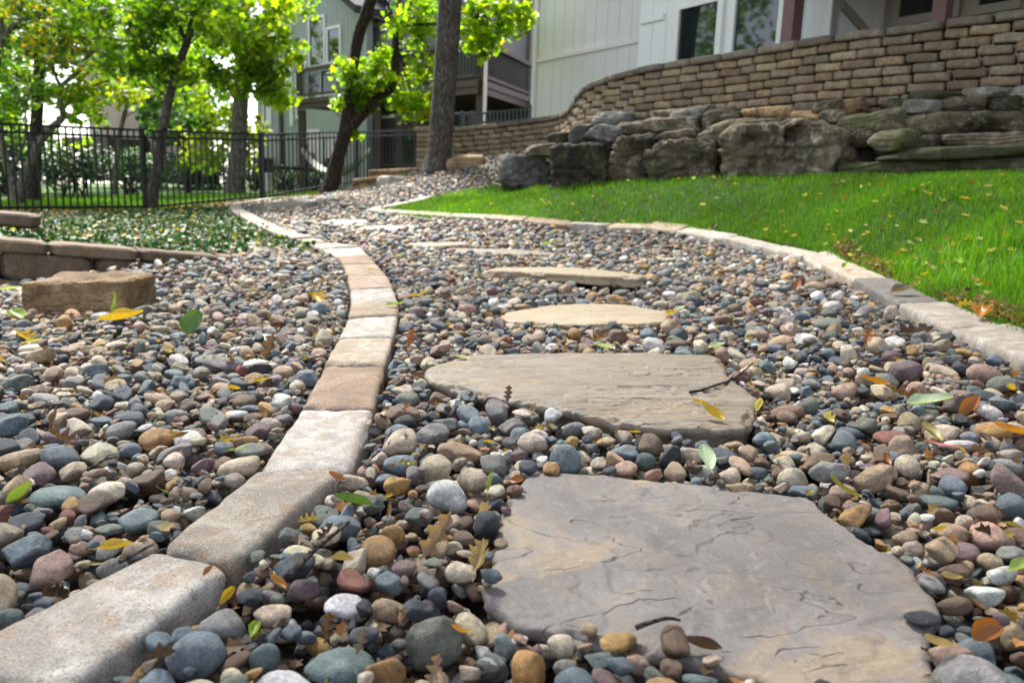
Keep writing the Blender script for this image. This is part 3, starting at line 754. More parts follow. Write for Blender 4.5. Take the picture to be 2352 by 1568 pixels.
def footprint(S, cell):
    """lower and upper surface of an ellipsoid with covariance S on a grid of cells"""
    Sxy = S[:2, :2]; inv = np.linalg.inv(Sxy); b = S[2, :2] @ inv
    th = math.sqrt(max(S[2, 2] - S[2, :2] @ inv @ S[:2, 2], 1e-9))
    rx, ry = math.sqrt(S[0, 0]), math.sqrt(S[1, 1])
    kx, ky = max(1, int(rx / cell + .5)), max(1, int(ry / cell + .5))
    X, Y = np.meshgrid(np.arange(-kx, kx + 1) * cell, np.arange(-ky, ky + 1) * cell)
    d2 = inv[0, 0] * X * X + 2 * inv[0, 1] * X * Y + inv[1, 1] * Y * Y
    m_ = d2 < 1
    if not m_.any(): m_[ky, kx] = True; d2[ky, kx] = 0
    hf = th * np.sqrt(np.clip(1 - d2, 0, 1)); zm = b[0] * X + b[1] * Y
    return kx, ky, np.where(m_, hf - zm, -9), np.where(m_, zm + hf, -9)

def make_templates(n, cell, rlo, rmed, rsig, rhi, seed):
    r = np.random.default_rng(seed); out = []
    kinds = r.choice(['round', 'flat', 'angular', 'oval'], n, p=[.2, .2, .46, .14])
    for k in kinds:
        pi = int(r.choice(by_kind[k])); s = float(np.clip(rmed * math.exp(r.normal() * rsig), rlo, rhi))
        sc = s * np.array([1, r.uniform(.85, 1.1), r.uniform(.85, 1.15)])
        tl = .16 if k == 'flat' else .3
        e = Euler((r.normal() * tl, r.normal() * tl, r.uniform(0, 2 * math.pi)))
        Rm = np.array(e.to_matrix()); A = Rm @ np.diag(AXES[pi] * sc)
        S = A @ A.T * .93
        out.append((pi, sc, tuple(e), s) + footprint(S, cell))
    return out

def drop(pile, n, temps, K, r, sink=.1, cap=.02, zone=None):
    jj, ii = np.nonzero(pile.ok)
    if len(jj) == 0: return
    H = pile.H; nu, nv = pile.nu, pile.nv
    tix = r.integers(0, len(temps), n); cand = r.integers(0, len(jj), (n, K)); add = 0
    for a in range(n):
        pi, sc, e, s, kx, ky, lo, up = temps[tix[a]]
        best = None
        for q in cand[a]:
            j, i = jj[q], ii[q]
            if i < kx or j < ky or i >= nu - kx or j >= nv - ky: continue
            z = (H[j - ky:j + ky + 1, i - kx:i + kx + 1] + lo).max()
            if best is None or z < best[0]: best = (z, i, j)
        if best is None: continue
        z, i, j = best
        z -= sink * s
        if z > cap: continue
        sl_ = np.s_[j - ky:j + ky + 1, i - kx:i + kx + 1]
        H[sl_] = np.maximum(H[sl_], z + up)
        pile.items.append((pile.u0 + (i + .5) * pile.c, pile.v0 + (j + .5) * pile.c, z, pi, sc, e, s))

pile1 = Pile(-3.0, 2.4, .2, 5.6, .006)
pile2 = Pile(-5.2, 2.8, 5.55, 15.6, .010)

# ---- pebbles that the photograph shows one by one: x, y, width, height in the picture, colour, form
HERO = """60 1245 115 88 blue grey/angular;112 1288 105 85 pink/angular;134 1337 138 96 pink/round;20 1398 64 76 teal/round;313 1175 100 60 teal/flat;247 1115 88 58 cream/round;132 1125 130 60 teal/flat
90 1077 80 48 mauve/angular;165 1068 70 52 beige/angular;230 1035 85 62 cream/angular;345 1088 88 70 brown/angular;143 996 90 42 mauve/oval;360 993 88 54 ochre/round;431 997 70 45 white/round;277 978 85 52 grey/round
235 918 58 42 slate/angular;485 945 80 48 green grey/angular;40 948 84 40 slate/flat;570 1020 80 42 green grey/flat;243 1247 55 40 white/oval;185 1242 52 40 pink/round;367 1195 55 40 green grey/angular;250 1195 70 30 green grey/flat;165 1145 55 45 ochre/angular
780 1190 98 72 blue grey/angular;905 1210 60 68 ochre/oval;687 1258 75 55 cream/round;805 1312 100 62 rust red/angular;795 1372 105 66 white/round;892 1378 105 58 tan/oval;895 1322 75 55 blue grey/angular;930 1290 62 50 mauve/round
1058 1294 80 55 cream/round;1008 1348 54 70 slate/round;572 1350 62 48 slate/angular;628 1390 95 62 beige/round;663 1430 70 48 blue grey/angular;450 1478 142 112 blue grey/round;512 1418 118 84 grey/round;370 1450 75 50 blue grey/round
835 1438 75 55 slate/round;995 1450 145 118 green grey/angular;785 1505 190 74 teal/flat;885 1520 96 98 ochre/angular;612 1485 80 84 teal/oval;536 1491 90 45 brown/round;533 1535 72 54 cream/oval;650 1548 175 84 white/angular;445 1562 118 58 cream/round
350 1548 110 78 blue grey/round;1003 1065 82 78 beige/round;1028 1125 102 82 white/round;917 1100 72 66 ochre/angular;1052 1020 112 50 tan/angular;990 985 85 52 grey/angular;1098 968 60 52 blue grey/round;920 940 84 58 brown/angular
1297 1042 80 76 blue grey/round;1320 972 58 45 grey/round;1192 993 64 50 teal/angular;1545 1037 62 62 black/angular;1482 1043 48 45 teal/round;1440 1063 60 42 pink/round;1505 1076 48 42 pink/angular;1590 1032 68 46 cream/angular;1235 1066 68 32 mauve/flat
1760 1003 66 48 blue grey/round;1820 1090 76 66 beige/round;1848 1113 70 48 blue grey/angular;1930 1115 70 38 pink/oval;1800 938 90 38 brown/oval;2050 995 85 34 rust red/oval;1995 965 52 46 green grey/angular;1952 982 70 34 slate/flat;2170 980 82 48 beige/angular
2268 935 66 36 white/oval;2257 902 68 34 slate/oval;2155 1135 95 42 teal/flat;2327 1145 72 86 blue grey/round;2268 1170 70 62 brown/round;2188 1208 76 54 tan/round;2078 1218 62 42 tan/round;1966 1202 66 34 slate/flat;2210 1252 85 56 mauve/round
2190 1298 75 54 brown/angular;2140 1310 68 40 mauve/oval;2195 1370 85 48 brown/oval;2265 1345 88 58 white/angular;2240 1480 100 84 blue grey/round;2290 1545 150 78 teal/flat;1290 1460 66 60 cream/round;1213 1512 100 92 ochre/angular;1300 1512 60 68 grey/round
1378 1490 78 48 teal/angular;1393 1535 78 46 mauve/round;1465 1500 68 46 pink/round;1500 1530 62 50 green grey/angular;1542 1512 55 58 brown/angular;1618 1538 105 60 blue grey/angular;1592 1552 62 44 cream/round
1795 782 62 40 tan/round;1858 772 60 34 white/angular;1830 817 65 36 slate/angular;1950 805 52 46 cream/angular;1905 805 38 28 blue grey/round;2082 845 68 58 mauve/round;2263 852 95 50 pink/oval;2220 835 60 40 slate/round;2040 868 65 42 green grey/round
1803 873 50 44 cream/angular;1942 892 60 48 pink/round;1895 845 34 36 slate/angular;1910 740 78 38 green grey/flat;1840 725 58 32 slate/flat;1985 715 60 38 grey/round;1910 698 46 30 white/round;1870 655 48 28 tan/round;1532 628 40 30 grey/round;1638 662 36 24 blue grey/round
1625 645 42 28 green grey/round;1555 700 40 30 mauve/round;1072 706 46 34 pink/round;940 726 40 24 cream/round;442 633 38 30 slate/flat;535 610 42 18 mauve/oval;485 818 78 30 green grey/flat;355 838 52 34 slate/angular;418 868 62 42 blue grey/angular;402 852 48 28 teal/round
555 845 34 32 rust red/angular;2113 1422 92 42 black/flat;1115 690 40 24 slate/round;1010 745 46 28 slate/round;1165 690 44 26 teal/angular;960 880 44 32 slate/angular;935 905 60 34 green grey/round;2180 1075 84 40 mauve/flat;1880 1050 80 44 brown/angular
700 1330 70 52 mauve/angular;860 1145 52 50 green grey/angular;745 1110 46 40 slate/angular;1165 1140 52 46 mauve/angular;1135 1088 44 40 teal/flat;960 1165 70 44 teal/angular;1070 1220 60 44 brown/round;620 962 62 34 beige/oval;300 1020 56 36 blue grey/flat
60 1180 80 40 slate/round;420 1120 62 44 tan/round;470 1055 60 44 mauve/angular;540 1090 50 40 beige/round;2330 1440 60 60 tan/angular;2060 1115 62 40 brown/angular;1990 1240 48 34 slate/round;2275 1275 62 50 tan/round;2320 1060 90 50 grey/oval"""
heroes = []
for pl in (pile1, pile2): pl.hard = ~pl.ok
hr = np.random.default_rng(99)
for row in HERO.replace('\n', ';').split(';'):
    a, kind = row.rsplit('/', 1); tk = a.split(' ', 4); px, py, wpx, hpx = [float(x) for x in tk[:4]]; cname = tk[4]
    p0 = hit(px, py + hpx * .18, .012); dist = p0[1] / cf[1]
    hw = wpx / 2 * dist / FPX
    dep = math.atan2(HC - p0[2], p0[1])
    hh = hpx / 2 * dist / FPX
    # apparent half height = sqrt((c cos d)^2 + (b sin d)^2)
    b = hw * (.85 if kind != 'oval' else .62)
    if kind == 'flat': b = hw * .8
    c2 = (hh ** 2 - (b * math.sin(dep)) ** 2)
    cz = math.sqrt(max(c2, (hw * .3) ** 2)) / math.cos(dep); cz = min(cz, hw * 1.0)
    pi = int(hr.choice(by_kind[kind])); ax = AXES[pi]
    sc = np.array([hw / ax[0], b / ax[1], cz / ax[2]]) * 1.04
    tl = .08 if kind == 'flat' else .2
    e = (hr.normal() * tl, hr.normal() * tl, hr.normal() * .22 + (math.pi if hr.random() < .5 else 0))
    on = cname == 'black' and kind == 'flat'
    heroes.append(dict(u=p0[0], v=p0[1], r=(hw, b, cz), pi=pi, sc=sc, e=e, colr=tint(cname, hr), cname=cname, kind=kind, on=on))
# the dark wet pebble lies on the flagstone, the others sit in the gravel
for h in heroes:
    Rm = np.array(Euler(h['e']).to_matrix()); A = Rm @ np.diag(AXES[h['pi']] * h['sc']); S = A @ A.T
    for pl in (pile1, pile2):
        i, j = pl.ij(h['u'], h['v']); kx, ky, lo, up = footprint(S, pl.c)
        if i < kx or j < ky or i >= pl.nu - kx or j >= pl.nv - ky: continue
        sl_ = np.s_[j - ky:j + ky + 1, i - kx:i + kx + 1]
        z = h['r'][2] * .35
        if h['on']: z = float((pl.H[sl_] + lo).max())
        elif not pl.ok[j, i] or pl.hard[sl_][up > -5].mean() > .16: break
        pl.H[sl_] = np.maximum(pl.H[sl_], z + up)
        m_ = (up > -5); sh = np.minimum(up, 1) > .55 * h['r'][2]
        pl.ok[sl_] &= ~(m_ & sh)
        h['w'] = float(pl.base[j, i]) + z
        break
heroes = [h for h in heroes if 'w' in h]

rg = np.random.default_rng(2024)
ta = make_templates(500, pile1.c, .009, .0155, .34, .032, 1)
tb = make_templates(500, pile1.c, .009, .0172, .44, .042, 2)
tsm = make_templates(300, pile1.c, .007, .0105, .22, .016, 3)
drop(pile1, 25000, ta, 3, rg, .12, .014)
drop(pile1, 12000, tb, 5, rg, .12, .02)
drop(pile1, 14000, tsm, 4, rg, .1, .016)
tc_ = make_templates(400, pile2.c, .013, .0205, .3, .038, 4)
td_ = make_templates(400, pile2.c, .013, .022, .3, .042, 5)
drop(pile2, 22000, tc_, 3, rg, .1, .02)
drop(pile2, 11000, td_, 5, rg, .1, .03)

ITEMS = []
for pl in (pile1, pile2):
    for (u, v, z, pi, sc, e, s) in pl.items:
        ITEMS.append((u, v, z + float(T(u, v)), pi, sc, e, s))
IU = np.array([[a[0], a[1], a[2]] for a in ITEMS]); IS = np.array([a[6] for a in ITEMS])
IC = rg.choice(len(PN), len(ITEMS), p=PW)
ICOL = np.array([tint(PN[k], rg) for k in IC])
# the largest in view that still show their top become objects of their own
ix, iy, idp = proj(IU[:, 0], IU[:, 1], IU[:, 2])
Hs = np.zeros(len(ITEMS))
for k, (u, v, w_) in enumerate(IU):
    pl = pile1 if v < 5.57 else pile2
    i, j = pl.ij(u, v); i = min(max(i, 0), pl.nu - 1); j = min(max(j, 0), pl.nv - 1)
    Hs[k] = pl.H[j, i] + pl.base[j, i] - w_ - IS[k]
rank = IS / idp * FPX
rank[(ix < 5) | (ix > 2347) | (iy < 0) | (iy > 1560) | (Hs > .004)] = 0
pick = np.argsort(-rank)[:max(0, 300 - len(heroes))]
for k in pick:
    u, v, w_, pi, sc, e, s = ITEMS[k]
    heroes.append(dict(u=u, v=v, w=w_, pi=pi, sc=sc, e=e, colr=ICOL[k], cname=PN[IC[k]], kind=PKIND[pi], on=False, r=(s, s, s)))
keep = np.ones(len(ITEMS), bool); keep[pick] = False

# ---- labels for the single pebbles
ANCH = [('the left edge of the grey flagstone', 1125, 1270), ('the far edge of the grey flagstone', 1470, 1060), ('the far right corner of the grey flagstone', 1930, 1110), ('the right edge of the grey flagstone', 2110, 1260),
        ('the near edge of the grey flagstone', 1480, 1530), ('the near left corner of the grey flagstone', 1130, 1470), ('the left corner of the ridged tan flagstone', 950, 890), ('the near edge of the ridged tan flagstone', 1330, 985),
        ('the right edge of the ridged tan flagstone', 1750, 900), ('the far edge of the ridged tan flagstone', 1330, 785), ('the buff flagstone', 1340, 715), ('the thick edged buff flagstone', 1300, 640),
        ('the tan boulder', 230, 760), ('the brown left paver', 640, 890), ('the whitish left paver', 590, 1010), ('the brown stained left paver', 640, 1220), ('the nearest left paver', 330, 1420), ('the slate lawn paver', 1880, 700),
        ('the warm grey lawn pavers', 2200, 830), ('the right border of the picture', 2320, 1120), ('the lower right corner of the picture', 2300, 1480), ('the left border of the picture', 40, 1000), ('the lower left corner of the picture', 60, 1280),
        ('the low block wall', 420, 650), ('the serrated pale leaf', 1620, 1040), ('the curled brown oak leaf', 960, 1300), ('the standing brown leaf', 560, 840), ('the round green leaf', 440, 790), ('the bottom border of the picture', 780, 1520)]
rows = []
for h in heroes:
    x, y, d = proj(h['u'], h['v'], h['w']); h['x'], h['y'] = float(x), float(y)
    a = min(ANCH, key=lambda t: (t[1] - h['x']) ** 2 + 2.2 * (t[2] - h['y']) ** 2)
    form = {'round': 'round', 'flat': 'flat', 'angular': 'angular', 'oval': 'long oval'}[h['kind']]
    h['lab'] = f"{'dark wet ' if h['on'] else ''}{h['cname']} {form} pebble " + ('lying on the grey flagstone' if h['on'] else f'beside {a[0]}')
def dedupe(hs, sep=', '):
    by = {}
    for h in hs: by.setdefault(h['lab'], []).append(h)
    for l, g in by.items():
        if len(g) > 1:
            g.sort(key=lambda h: h['y'], reverse=True)
            for q, h in enumerate(g):
                h['lab'] = l + sep + (['nearest', 'farther'][q] if len(g) == 2 else ['nearest', 'second nearest', 'third nearest', 'fourth nearest', 'fifth nearest', 'sixth nearest', 'seventh nearest', 'eighth nearest', 'ninth nearest', 'tenth nearest', 'eleventh nearest'][min(q, 10)])
dedupe(heroes)
for h in heroes:
    o = bpy.data.objects.new('pebble', PMESH[h['pi']]); COL.objects.link(o)
    o.location = W([h['u'], h['v'], h['w']]); o.rotation_euler = h['e']; o.scale = tuple(float(x) for x in h['sc'])
    o.color = (*[float(x) for x in h['colr']], 1)
    tag(o, h['lab'], 'pebble', 'larger pebbles of the gravel')

# ---- all other pebbles: one object, instances on points
protoc = bpy.data.collections.new('gravel_forms')
for k, (V, F) in enumerate(PROTO):
    me = mesh('gravel_form', V, F, M['gravel'], smooth=True)
    o = bpy.data.objects.new(f'gravel_form_{k:03d}', me); protoc.objects.link(o)
idx = np.nonzero(keep)[0]
gm = bpy.data.meshes.new('gravel'); gm.vertices.add(len(idx)); gm.vertices.foreach_set('co', W(IU[idx]).astype(np.float32).ravel())
def addattr(name, typ, data, field):
    at = gm.attributes.new(name, typ, 'POINT'); at.data.foreach_set(field, np.ascontiguousarray(data).ravel())
addattr('rot', 'FLOAT_VECTOR', np.array([ITEMS[k][5] for k in idx], np.float32), 'vector')
addattr('scl', 'FLOAT_VECTOR', np.array([ITEMS[k][4] for k in idx], np.float32), 'vector')
addattr('pid', 'INT', np.array([ITEMS[k][3] for k in idx], np.int32), 'value')
cc = np.ones((len(idx), 4), np.float32); cc[:, :3] = ICOL[idx]
addattr('col', 'FLOAT_COLOR', cc, 'color')
gm.materials.append(M['gravel'])
go = bpy.data.objects.new('gravel', gm); COL.objects.link(go)
tag(go, 'mixed river gravel filling the path and the bed beside it', 'gravel', None, 'stuff')
ng = bpy.data.node_groups.new('gravel_scatter', 'GeometryNodeTree')
ng.interface.new_socket('Geometry', in_out='INPUT', socket_type='NodeSocketGeometry'); ng.interface.new_socket('Geometry', in_out='OUTPUT', socket_type='NodeSocketGeometry')
gi, gq = ng.nodes.new('NodeGroupInput'), ng.nodes.new('NodeGroupOutput')
ci = ng.nodes.new('GeometryNodeCollectionInfo'); ci.inputs['Collection'].default_value = protoc
ci.inputs['Separate Children'].default_value = True; ci.inputs['Reset Children'].default_value = True
iop = ng.nodes.new('GeometryNodeInstanceOnPoints')
def named(name, typ):
    x = ng.nodes.new('GeometryNodeInputNamedAttribute'); x.data_type = typ; x.inputs['Name'].default_value = name
    return [s for s in x.outputs if s.enabled and s.name == 'Attribute'][0]
e2r = ng.nodes.new('FunctionNodeEulerToRotation')
ng.links.new(gi.outputs[0], iop.inputs['Points']); ng.links.new(ci.outputs[0], iop.inputs['Instance'])
iop.inputs['Pick Instance'].default_value = True
ng.links.new(named('pid', 'INT'), iop.inputs['Instance Index'])
ng.links.new(named('rot', 'FLOAT_VECTOR'), e2r.inputs[0]); ng.links.new(e2r.outputs[0], iop.inputs['Rotation'])
ng.links.new(named('scl', 'FLOAT_VECTOR'), iop.inputs['Scale'])
ng.links.new(iop.outputs[0], gq.inputs[0])
md = go.modifiers.new('scatter', 'NODES'); md.node_group = ng
# ------------------------------------------------------------------ retaining walls
BLK = [(.27, .19, .12), (.31, .225, .14), (.22, .15, .10), (.36, .28, .185), (.255, .205, .15), (.215, .18, .14), (.38, .305, .2), (.18, .12, .08), (.29, .20, .125), (.30, .245, .18)]
BV, BF = rbox((.5, .5, .5), .16, (10, 4, 6))
def block_at(mb, p0, p1, z0, z1, depth, nrm, c, seed, gap=.004, rnd=.3, nz=.009):
    """tumbled block between two plan points of the front face, z0..z1, running back by depth"""
    p0, p1 = np.array(p0), np.array(p1); d = p1 - p0; L = np.linalg.norm(d); d /= L
    half = np.array([L / 2 - gap / 2, depth / 2, (z1 - z0) / 2 - gap / 2]); r = min(half) * rnd * 1.6
    V = BV * 2 * half; inner = np.clip(BV * 2 * half, -half + r, half - r)
    q = np.clip(BV * 2, -1, 1) * half; inner = np.clip(q, -half + r, half - r); dd = q - inner; l = np.linalg.norm(dd, axis=1)[:, None]; l[l == 0] = 1
    V = inner + dd / l * np.minimum(r, np.linalg.norm(dd, axis=1)[:, None] * 1.0 + 0 * r)
    V = inner + dd / l * r * (np.linalg.norm(dd, axis=1)[:, None] > 1e-6)
    V = V + nz * np.stack([fbm(V * 13 + seed * 1.7, 3, seed), fbm(V * 13 + seed * 1.7, 3, seed + 1), fbm(V * 13 + seed * 1.7, 3, seed + 2)], 1)
    ctr = (p0 + p1) / 2
    xy = ctr + V[:, :1] * d - (V[:, 1:2] + half[1]) * nrm
    mb.add(np.column_stack([xy, V[:, 2] + (z0 + z1) / 2]), BF, c)

WALLPX = [(955, 270, 14.5), (1045, 293, 14.0), (1140, 283, 13.5), (1220, 273, 13.0), (1270, 265, 12.3), (1296, 256, 11.7), (1310, 243, 11.3), (1324, 222, 11.0), (1346, 196, 10.6), (1400, 174, 10.2), (1480, 153, 9.8), (1560, 139, 9.4), (1700, 117, 8.8), (1900, 82, 8.0), (2100, 55, 7.4), (2352, 22, 6.9), (2700, -25, 6.3), (3100, -70, 5.8)]
wp = np.array([W(P(*a)) for a in WALLPX]); wp[0, 2] = wp[1, 2] + .02
wpath = smooth_path(wp[1:], 600)
wl_ = np.concatenate([[0], np.cumsum(np.linalg.norm(np.diff(wpath[:, :2], axis=0), axis=1))])
def wat(s): return np.array([np.interp(s, wl_, wpath[:, j]) for j in range(3)])
def wnorm(s):
    a, b = wat(max(0, s - .06)), wat(min(wl_[-1], s + .06)); d = (b - a)[:2]; d /= np.linalg.norm(d); n = np.array([d[1], -d[0]])
    return n if n @ (CW[:2] - wat(s)[:2]) > 0 else -n
base_w = wat(0)
wroot = empty('retaining_wall', (*wat(wl_[-1] / 2)[:2], wat(wl_[-1] / 2)[2] - 1.2), 'long curved tan block retaining wall with stone capping above the boulders', 'retaining wall')
CH = .088
mb = MB(); r3 = np.random.default_rng(31)
for cse in range(14):
    s = (-.14 if cse % 2 else -.02) + r3.uniform(-.03, .03)
    while s < wl_[-1]:
        L = r3.choice([.27, .29, .25, .31, .19], p=[.4, .2, .15, .15, .1])
        a, b = max(s, 0), min(s + L, wl_[-1])
        if b - a > .06:
            sm = (a + b) / 2; pa, pb = wat(a), wat(b); zt = wat(sm)[2] - .075 - cse * CH; n = wnorm(sm)
            cc_ = (np.array(BLK[r3.integers(len(BLK))]) * .75 + np.array((.29, .235, .17)) * .25) * r3.uniform(.75, 1.1)
            off = n * (.012 * cse + r3.uniform(-.006, .006))
            block_at(mb, pa[:2] + off, pb[:2] + off, zt - CH, zt, .18, n, cc_, int(r3.integers(999)), .008, .38)
        s += L
mb.obj('block_courses', M['block'], wroot, smooth=True)
s = 0; q = 0
while s < wl_[-1]:                            # capping stones, each its own part
    L = r3.uniform(.36, .5); a, b = s, min(s + L, wl_[-1]); sm = (a + b) / 2
    if b - a > .08:
        m2 = MB(); n = wnorm(sm); zt = wat(sm)[2]
        cc_ = np.array((.20, .18, .155)) * r3.uniform(.7, 1.35) * np.array([1, r3.uniform(.95, 1.0), r3.uniform(.88, 1)])
        block_at(m2, wat(a)[:2] + n * .035, wat(b)[:2] + n * .035, zt - .075, zt, .3, n, cc_, q, .004, .2)
        o = m2.obj('capstone', M['block'], wroot, smooth=True)
        # capping follows the fall of the wall
        dz = wat(b)[2] - wat(a)[2]
        if abs(dz) > .01:
            d = (wat(b) - wat(a))[:2]; d /= np.linalg.norm(d)
            for vtx in o.data.vertices:
                wco = np.array(vtx.co) + rootloc(o); vtx.co.z += ((wco[:2] - wat(sm)[:2]) @ d) / (b - a) * dz
    s += L; q += 1
# the end of the wall by the tree returns as a short pier
pier = empty('wall_pier', (wp[0][0], wp[0][1], wp[0][2] - 1.1), 'square tan block pier ending the curved wall behind the thick tree trunk', 'pier')
mb = MB(); pe0, pe1 = wp[0][:2], wat(.02)[:2]; pn = wnorm(.05)
for cse in range(10):
    zt = wp[0][2] - .09 - cse * CH; k = r3.uniform(.4, .6); mid = pe0 + (pe1 - pe0) * k
    for a, b in ((pe0, mid), (mid, pe1)):
        block_at(mb, a, b, zt - CH, zt, .3, pn, np.array(BLK[r3.integers(len(BLK))]) * r3.uniform(.85, 1.1), int(r3.integers(999)))
mb.obj('block_courses', M['block'], pier, smooth=True)
mb = MB(); dpe = (pe1 - pe0) / np.linalg.norm(pe1 - pe0); block_at(mb, pe0 - dpe * .06 + pn * .06, pe1 - dpe * .01 + pn * .06, wp[0][2] - .09, wp[0][2], .42, pn, (.24, .2, .15), 3, .004, .2)
mb.obj('capstone', M['block'], pier, smooth=True)
# earth fill behind the wall keeps the terrace behind it solid
# low stepped walls below the pier
def small_wall(tops, ncourse, h, name, label, cols, capl=None, L0=.3, capH=None, depth=.2, seed=1, capcol=None):
    """tops: [(world point)...] polyline of the top front edge; each block is a part"""
    tops = np.array(tops); sl2 = np.concatenate([[0], np.cumsum(np.linalg.norm(np.diff(tops[:, :2], axis=0), axis=1))]); r = np.random.default_rng(seed)
    at = lambda s_: np.array([np.interp(s_, sl2, tops[:, j]) for j in range(3)])
    root = empty(name, (*at(sl2[-1] / 2)[:2], at(sl2[-1] / 2)[2] - ncourse * h), label, 'block wall', None)
    for cse in range(ncourse):
        hh = capH if (cse == 0 and capH) else h
        zoff = 0 if cse == 0 else (capH or h) + (cse - 1) * h
        s_ = -(L0 * (.62 if cse % 2 else .1))
        while s_ < sl2[-1]:
            a, b = max(0, s_), min(s_ + L0, sl2[-1])
            if b - a > .03:
                pa, pb = at(a), at(b); d = (pb - pa)[:2]; d /= np.linalg.norm(d); n = np.array([d[1], -d[0]])
                if n @ (CW[:2] - pa[:2]) < 0: n = -n
                m2 = MB(); cl = np.array(cols[r.integers(len(cols))]) * r.uniform(.85, 1.12); off = n * (.02 if (cse == 0 and capH) else r.uniform(-.004, .004))
                block_at(m2, pa[:2] + off, pb[:2] + off, -hh, 0, depth, n, cl, int(r.integers(999)), .005, .07, .004)
                V = m2.V[0]; f = ((V[:, :2] - pa[:2]) @ d) / max(b - a, 1e-3); V[:, 2] += pa[2] - zoff + f * (pb[2] - pa[2])
                m2.obj('cap_block' if (cse == 0 and capH) else 'wall_block', M['block'], root)
            s_ += L0
    return root
RB = [(.15, .108, .07), (.18, .135, .09), (.125, .088, .058), (.20, .155, .105)]
ext = LWA - (LWB - LWA) / lw_len * .0
A0 = W(LWA); B0 = W(LWB); AB = (B0 - A0)
small_wall([A0 - AB * .55, A0, B0 + AB * .06], 3, .145, 'low_block_wall', 'low dark brown block wall behind the tan boulder, sinking into the gravel', RB, None, .44, .07, .22, 5)
U0, U1 = W(P(-260, 468, 5.0)), W(P(80, 494, 5.25))
small_wall([U0, U1], 3, .085, 'low_block_wall', 'upper tier of brown garden wall blocks, ending in the ivy bed', [(.21, .155, .125), (.17, .12, .09)], None, .5, .085, .25, 6)
small_wall([W(P(785, 434, 15.0)), W(P(925, 417, 13.9))], 2, .11, 'step_wall', 'lowest tan block step wall at the end of the fence', BLK[:5], None, .34, .07, .3, 7)
small_wall([W(P(808, 411, 15.4)), W(P(960, 396, 14.3))], 3, .11, 'step_wall', 'middle tan block step wall below the pier', BLK[:5], None, .34, .07, .3, 8)
small_wall([W(P(845, 391, 15.9)), W(P(972, 384, 14.8))], 3, .11, 'step_wall', 'topmost tan block step wall against the pier', BLK[:5], None, .34, .07, .3, 9)

# ------------------------------------------------------------------ boulders
M['lime'] = mat_boulder('weathered_limestone', (.44, .38, .29), (.165, .125, .082), (.028, .021, .014), (.04, .038, .01), .55)
M['lime_dark'] = mat_boulder('stained_limestone', (.26, .20, .13), (.055, .042, .027), (.014, .011, .008), (.03, .027, .008), .6)
M['lime_pale'] = mat_boulder('pale_limestone', (.56, .54, .5), (.34, .31, .27), (.12, .105, .085), (.07, .065, .03), .25)
M['granite'] = mat_boulder('grey_boulder', (.28, .26, .25), (.165, .15, .145), (.075, .068, .064), (.08, .08, .03), .25)
M['tanrock'] = mat_boulder('tan_sandstone', (.60, .45, .28), (.42, .265, .13), (.17, .10, .05), (.12, .07, .03), .25, 2.2)
M['orange'] = mat_boulder('orange_sandstone', (.52, .43, .32), (.38, .255, .15), (.2, .12, .07), (.2, .12, .05), .2)
M['moss'] = mat_boulder('mossy_limestone', (.24, .21, .14), (.09, .08, .045), (.035, .03, .017), (.075, .085, .02), .9)
LINE_X, LINE_V = [1140, 1270, 1450, 1570, 1700, 1800, 1930, 2130, 2352, 2700], [10.3, 9.1, 8.55, 8.05, 7.55, 7.2, 6.75, 6.05, 5.55, 5.0]
